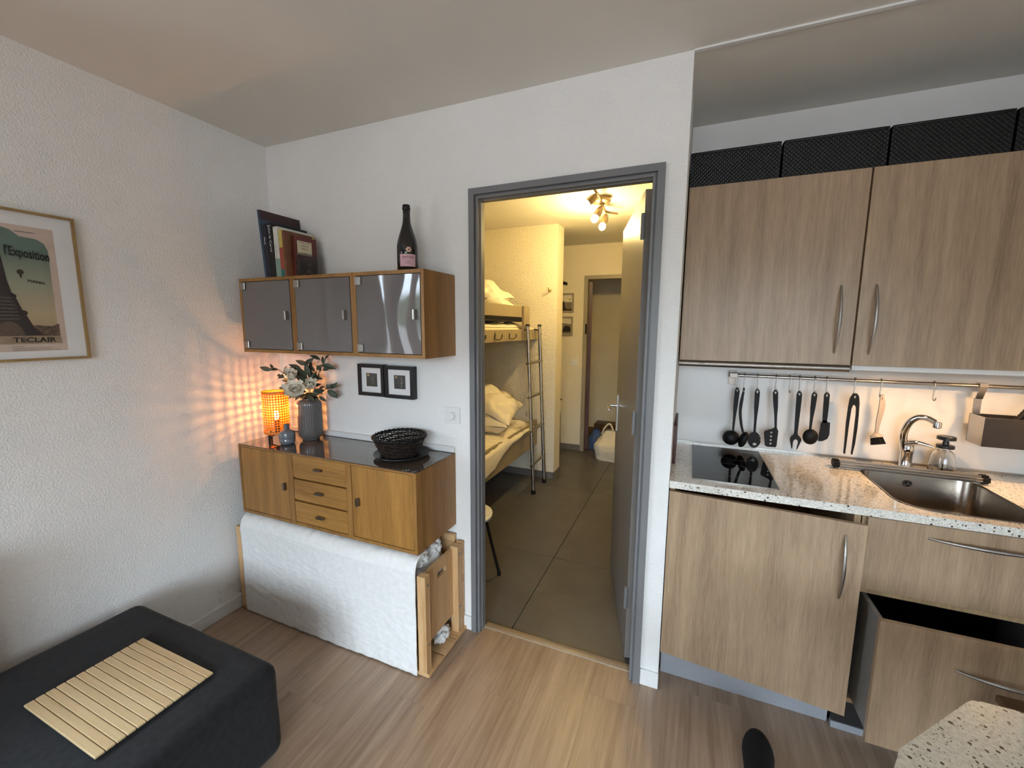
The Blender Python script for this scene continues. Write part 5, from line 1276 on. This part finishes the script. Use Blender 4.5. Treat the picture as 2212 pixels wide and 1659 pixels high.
m1 = MB().bm(softbox(-0.09, BXF-0.026, 0.20, 2.17, 0.367, 0.52, 0.03)).build('mattress', 'mattress', None, 60); tag(m1, 'mattress on the lower bunk', 'mattress', 'bunk mattresses')
m2 = MB().bm(softbox(-0.09, BXF-0.026, 0.20, 2.17, 1.414, 1.505, 0.03)).build('mattress', 'mattress', None, 60); tag(m2, 'mattress on the upper bunk behind the guard rail', 'mattress', 'bunk mattresses')
# duvets
def duvet(u, v):
    y = 0.24+1.78*u
    hang = 0.0
    s_ = v*1.18                       # across the bed, last part hangs over the side board
    n_ = mnoise.noise(Vector((u*7, v*5, 2.0)))*0.022-abs(mnoise.noise(Vector((u*15, v*8, 5.0))))*0.022+0.006
    hem = 0.14*max(0.0, min(1.0, (1.50-y)/0.35))+0.02*math.sin(y*9)
    if s_ < 1.0:
        return (-0.07+(BXF+0.07+0.020)*s_, y, 0.560+0.050*math.sin(PI*min(1, s_))**0.6+n_)
    k = (s_-1.0)/0.18
    return (BXF+0.022+0.006*math.sin(k*PI), y, 0.560+n_*0.3-(0.015+hem)*k)
dv = MB().grid(110, 70, duvet).build('duvet', 'bedding', None, 0)
dv.data.polygons.foreach_set('use_smooth', [True]*len(dv.data.polygons))
tag(dv, 'cream duvet hanging over the side of the lower bunk', 'duvet')
def duvet2(u, v):
    y = 0.24+1.84*u; x = -0.07+0.835*v
    n_ = mnoise.noise(Vector((u*9, v*4, 12.0)))*0.020+mnoise.noise(Vector((u*26+v*9, v*5, 15.0)))*0.014
    edge = min(1, min(u, 1-u)*14)*min(1, min(v, 1-v)*9)
    return (x, y, 1.507+0.036*edge**0.5+n_*edge*0.8)
dv2 = MB().grid(90, 40, duvet2).build('duvet', 'bedding', None, 0)
dv2.data.polygons.foreach_set('use_smooth', [True]*len(dv2.data.polygons))
tag(dv2, 'cream duvet on the upper bunk behind the guard rail', 'duvet')
Rz = lambda a: Matrix.Rotation(a, 3, 'Z')
Rx = lambda a: Matrix.Rotation(a, 3, 'X')
Ry = lambda a: Matrix.Rotation(a, 3, 'Y')
bc_ = MB().bm(softbox(0.05, 0.745, 0.60, 2.08, 1.556, 1.598, 0.015)).build('gap_shade', 'black_cloth', None, 60); tag(bc_, 'black sheet added as the dark gap above the upper bunk duvet', 'gap_shade')  # added black sheet stands for the shaded gap below the guard rail
def mkpillow(label, c, w, d, h, R, seed):
    o = pillow(MB(), c, w, d, h, R, 34, 0.030, seed).build('pillow', 'bedding', None, 80)
    return tag(o, label, 'pillow', 'bunk pillows')
mkpillow('cream pillow leaning on the lower bunk, on top of the folded duvet', (0.56, 1.62, 0.845), 0.52, 0.46, 0.18, Rz(0.2) @ Ry(0.42) @ Rx(0.25), 1.0)
fd_ = mkpillow('bunched cream bed cover on the lower bunk under the leaning pillow', (0.50, 1.56, 0.690), 0.52, 0.44, 0.21, Rz(0.3) @ Ry(0.05), 4.0); fd_.name = 'bed_cover'; fd_['category'] = 'bed cover'; del fd_['group']
mkpillow('cream pillow lying on the upper bunk, lower of the two', (0.44, 1.66, 1.690), 0.56, 0.44, 0.16, Rz(0.15), 7.0)
mkpillow('cream pillow propped on the other pillow on the upper bunk', (0.41, 1.70, 1.835), 0.54, 0.44, 0.16, Rz(0.1) @ Ry(0.35) @ Rx(0.15), 9.0)
# ladder
ld = thing('bunk_ladder', 'metal ladder hooked onto the bunk bed', 'ladder', (0.92, 1.86, 0))
LBa, LTa = Vector((0.930, 1.752, 0.0)), Vector((0.858, 1.752, 1.515))
LBb, LTb = Vector((0.930, 2.062, 0.0)), Vector((0.858, 2.062, 1.515))
for a, b_ in ((LBa, LTa), (LBb, LTb)):
    MB().tube([a+Vector((0, 0, 0.030)), b_], 0.0155, 14).build('rail', 'steel', ld, 60)
    MB().lathe([(0.022, 0.0008), (0.022, 0.034), (0.017, 0.040)], a, 16).build('foot', 'black', ld)
    MB().lathe([(0.017, 0.0), (0.020, 0.004), (0.018, 0.016), (0.006, 0.020)], b_, 14).build('cap', 'bluegrey', ld)
    MB().tube([b_-Vector((0, 0, 0.035)), b_-Vector((0.055, 0, 0.028))], 0.006, 8).build('bolt', 'bluegrey', ld)
for z_ in (0.270, 0.585, 0.890, 1.192):
    t_ = z_/1.515; a = LBa.lerp(LTa, t_); b_ = LBb.lerp(LTb, t_)
    MB().tube([a-Vector((0, 0.045, 0)), b_+Vector((0, 0.030, 0))], 0.0125, 10).build('rung', 'steel', ld, 60)
# stool behind the door jamb
st = thing('round_stool', 'round white stool with dark metal legs just inside the doorway', 'stool', (1.03, 0.30, 0))
MB().lathe([(0.150, 0.436), (0.160, 0.440), (0.162, 0.452), (0.150, 0.458), (0.001, 0.456)], (1.030, 0.300, 0), 40).build('seat', 'white', st, 50)
for k in range(4):
    a = math.radians(52+90*k)
    e = Vector((1.030+math.cos(a)*0.225, 0.300+math.sin(a)*0.225, 0.0)); s0 = Vector((1.030+math.cos(a)*0.125, 0.300+math.sin(a)*0.125, 0.434))
    MB().tube([s0, s0.lerp(e, .5), e+Vector((0, 0, 0.012))], 0.0095, 10).build('leg', 'black_metal', st, 60)
    MB().lathe([(0.012, 0.0008), (0.012, 0.020)], e, 10).build('foot', 'black', st)
# ceiling spots
cs = thing('ceiling_spotlight', 'three-armed ceiling spotlight with lit bulbs in the hall', 'ceiling light', (1.50, 1.545, H), None)
C0 = Vector((1.500, 1.545, H))
MB().lathe([(0.072, -0.0008), (0.075, -0.006), (0.075, -0.030), (0.068, -0.034)], C0, 32).build('base', 'spotmetal', cs)
BK = ((Vector((1.471, 1.198, 2.322)), Vector((-0.66, -0.28, -0.62))), (Vector((1.471, 1.500, 2.302)), Vector((-0.44, -0.19, -0.85))), (Vector((1.483, 1.724, 2.293)), Vector((-0.28, -0.12, -0.95))))
PJ = [b_-ax.normalized()*0.088+Vector((0, 0, 0.030)) for b_, ax in BK]
zA = H-0.052
for p_ in PJ: p_.z = zA
arm = smoothpath([PJ[0]+Vector((0.0, -0.10, 0)), PJ[0], C0+Vector((0.03, -0.13, -0.052)), C0+Vector((0, 0, -0.052)), PJ[1]+Vector((0, 0.06, 0)), PJ[2], PJ[2]+Vector((0.07, 0.10, 0))], 6)
MB().tube(arm, 0.0085, 10).build('arm', 'spotmetal', cs, 60)
MB().tube([C0+Vector((0, 0, -0.033)), C0+Vector((0, 0, -0.052))], 0.008, 8).build('arm_stem', 'spotmetal', cs)
for k, (bb0, ax) in enumerate(BK):
    ax = ax.normalized(); j = bb0-ax*0.088; p = PJ[k]
    hs = MB().lathe([(0.010, -0.030), (0.020, -0.018), (0.026, 0.010), (0.027, 0.035), (0.024, 0.045)], j+ax*0.022, 20, axis=ax).build('spot_head', 'spotmetal', cs, 50)
    MB().tube([p, j], 0.0055, 8).build('spot_joint', 'spotmetal', cs)
    bcn = j+ax*0.088
    MB().lathe([(0.012, -0.030), (0.020, -0.020), (0.026, -0.004), (0.0265, 0.006), (0.022, 0.020), (0.010, 0.029), (0.001, 0.031)], bcn, 20, axis=ax).build('bulb', 'bulb_hall', hs, 60)
    plight('spot_light', bcn+ax*0.050, (4.0, 13.0, 28.0)[k], (1.0, 0.72, 0.27), 0.03, cs)
# wall things
hk = thing('wall_hook', 'small brass coat hook on the bunk end wall', 'hook', (0.918, 2.186, 1.84))
MB().lathe([(0.014, 0), (0.014, 0.004), (0.009, 0.007)], (0.918, 2.186, 1.852), 16, axis=(0, -1, 0)).build('rose', flat('brass', 150, 128, 66, 0.35), hk)
MB().tube(smoothpath([(0.918, 2.179, 1.852), (0.918, 2.150, 1.846), (0.917, 2.136, 1.858), (0.917, 2.134, 1.876)], 4), 0.006, 8).build('prong', flat('brass', 150, 128, 66, 0.35), hk)
def hall_picture(label, x0, x1, z0, z1, kind):
    p = thing('framed_photo', label, 'picture', ((x0+x1)/2, FY, z0), 'framed photos in the hall')
    y0_ = FY-0.018; b_ = 0.020
    MB().box(x0, x1, y0_, FY-0.001, z0, z0+b_).box(x0, x1, y0_, FY-0.001, z1-b_, z1).box(x0, x0+b_, y0_, FY-0.001, z0+b_, z1-b_).box(x1-b_, x1, y0_, FY-0.001, z0+b_, z1-b_).build('frame', 'silvergrey', p)
    ph = bx('photo', flat('photo_sky', 214, 206, 190), p, x0+b_, x1-b_, FY-0.008, FY-0.002, z0+b_, z1-b_)
    O_ = (0, FY-0.0081, 0); ex = lambda nm, m_, pts, l_=0: MB().plate(pts, [], 0.0004, (0, FY-0.0082-0.0005*l_, 0), (1, 0, 0), (0, 0, 1)).build(nm, m_, ph)
    xa, xb, za, zb_ = x0+b_, x1-b_, z0+b_, z1-b_; hh = zb_-za
    dk, md = flat('photo_dark', 34, 30, 26, 0.6, 0.5, 60), flat('photo_mid', 120, 110, 96, 0.6, 0.3, 50)
    if kind == 1:
        ex('printed_water', md, [(xa, za), (xb, za), (xb, za+hh*.54), (xa+.03, za+hh*.56), (xa, za+hh*.6)])
        ex('printed_shore', dk, [(xa, za), (xb, za), (xb, za+hh*.12), ((xa+xb)/2, za+hh*.10), (xa+.04, za+hh*.3), (xa+.035, za+hh*.5), (xa+.025, za+hh*.66), (xa+.018, za+hh*.55), (xa, za+hh*.62)], 1)
        ex('printed_boat', dk, [(xb-.035, za+hh*.68), (xb-.022, za+hh*.68), (xb-.028, za+hh*.80)], 1)
    else:
        ex('printed_ground', md, [(xa, za), (xb, za), (xb, za+hh*.62), ((xa+xb)/2, za+hh*.66), (xa, za+hh*.70)])
        ex('printed_group', dk, [(xa+.02, za+hh*.12), (xb-.008, za+hh*.12), (xb-.004, za+hh*.34), (xb-.02, za+hh*.46), (xb-.045, za+hh*.52), (xa+.045, za+hh*.50), (xa+.03, za+hh*.32)], 1)
hall_picture('framed black-and-white seascape in the hall, above the other photo', 0.705, 0.874, 1.685, 1.910, 1)
hall_picture('framed black-and-white group photo in the hall, below the seascape', 0.700, 0.868, 1.410, 1.636, 2)
dimmer('dimmer_switch', 'cream dimmer switch on the hall wall beside the far door', 0.900, 1.088, FY, 0.042)
shb = MB().plate([(0.60, 2.060), (0.72, 2.058), (0.790, 2.035), (0.790, 2.000), (0.765, 2.012), (0.60, 2.012)], [], 0.016, (0, FY-0.002, 0), (1, 0, 0), (0, 0, 1)).build('wall_bracket', 'black_metal', None)
tag(shb, 'dark metal wall bracket above the hall photos', 'bracket')
um_ = thing('umbrella', 'furled black umbrella leaning beside the bunk end wall', 'umbrella', (0.955, 2.45, 0))
MB().lathe([(0.004, 0.0008), (0.007, 0.06), (0.014, 0.20), (0.013, 0.60), (0.006, 0.70)], (0.962, 2.440, 0), 12).build('canopy', 'black_cloth', um_)
MB().tube(smoothpath([(0.962, 2.440, 0.70), (0.962, 2.440, 0.755), (0.972, 2.440, 0.775), (0.984, 2.440, 0.760)], 4), 0.007, 8).build('handle', 'darkwood', um_)
# bags by the far door
def bag(u, v, c, rx, ry, h, seed, sq=0.6):
    a = 2*PI*u; z = h*v
    k = (0.85+0.25*math.sin(PI*min(1, v*1.15+0.08)))*(1-0.55*max(0, v-0.55)/0.45)
    p = Vector((math.copysign(abs(math.cos(a))**sq, math.cos(a))*rx*k, math.copysign(abs(math.sin(a))**sq, math.sin(a))*ry*k, z))
    n_ = mnoise.noise(p*9+Vector((seed, 0, 0)))*0.022+mnoise.noise(p*24+Vector((seed, 3, 0)))*0.008
    return (c[0]+p.x*(1+n_/rx), c[1]+p.y*(1+n_/ry), c[2]+0.0008+p.z+n_*0.6*min(1, v*4))
tt = thing('tote_bag', 'white canvas tote bag full of laundry on the hall floor', 'bag', (1.395, 3.05, 0))
MB().grid(48, 26, lambda u, v: bag(u, v, (1.395, 3.06, 0), 0.165, 0.110, 0.345, 2.0)).build('body', 'tote', tt, 80)
MB().tube(smoothpath([(1.30, 3.02, 0.30), (1.335, 3.00, 0.38), (1.385, 3.00, 0.43), (1.42, 3.01, 0.38), (1.43, 3.02, 0.31)], 6), 0.010, 8).build('strap', 'tote', tt, 60)
bb_ = MB().grid(40, 22, lambda u, v: bag(u, v, (1.160, 3.46, 0), 0.090, 0.085, 0.24, 9.0)).build('blue_bag', 'bluebag', None, 80)
tag(bb_, 'crumpled blue bag on the floor inside the far doorway', 'bag')
pc_ = bx('floor_chest', 'darkwood', None, 1.02, 1.70, 3.95, 4.17, 0.0008, 0.20, 0.006); pc_.name = 'low_chest'
tag(pc_, 'low dark wooden chest against the wall inside the far doorway', 'chest')
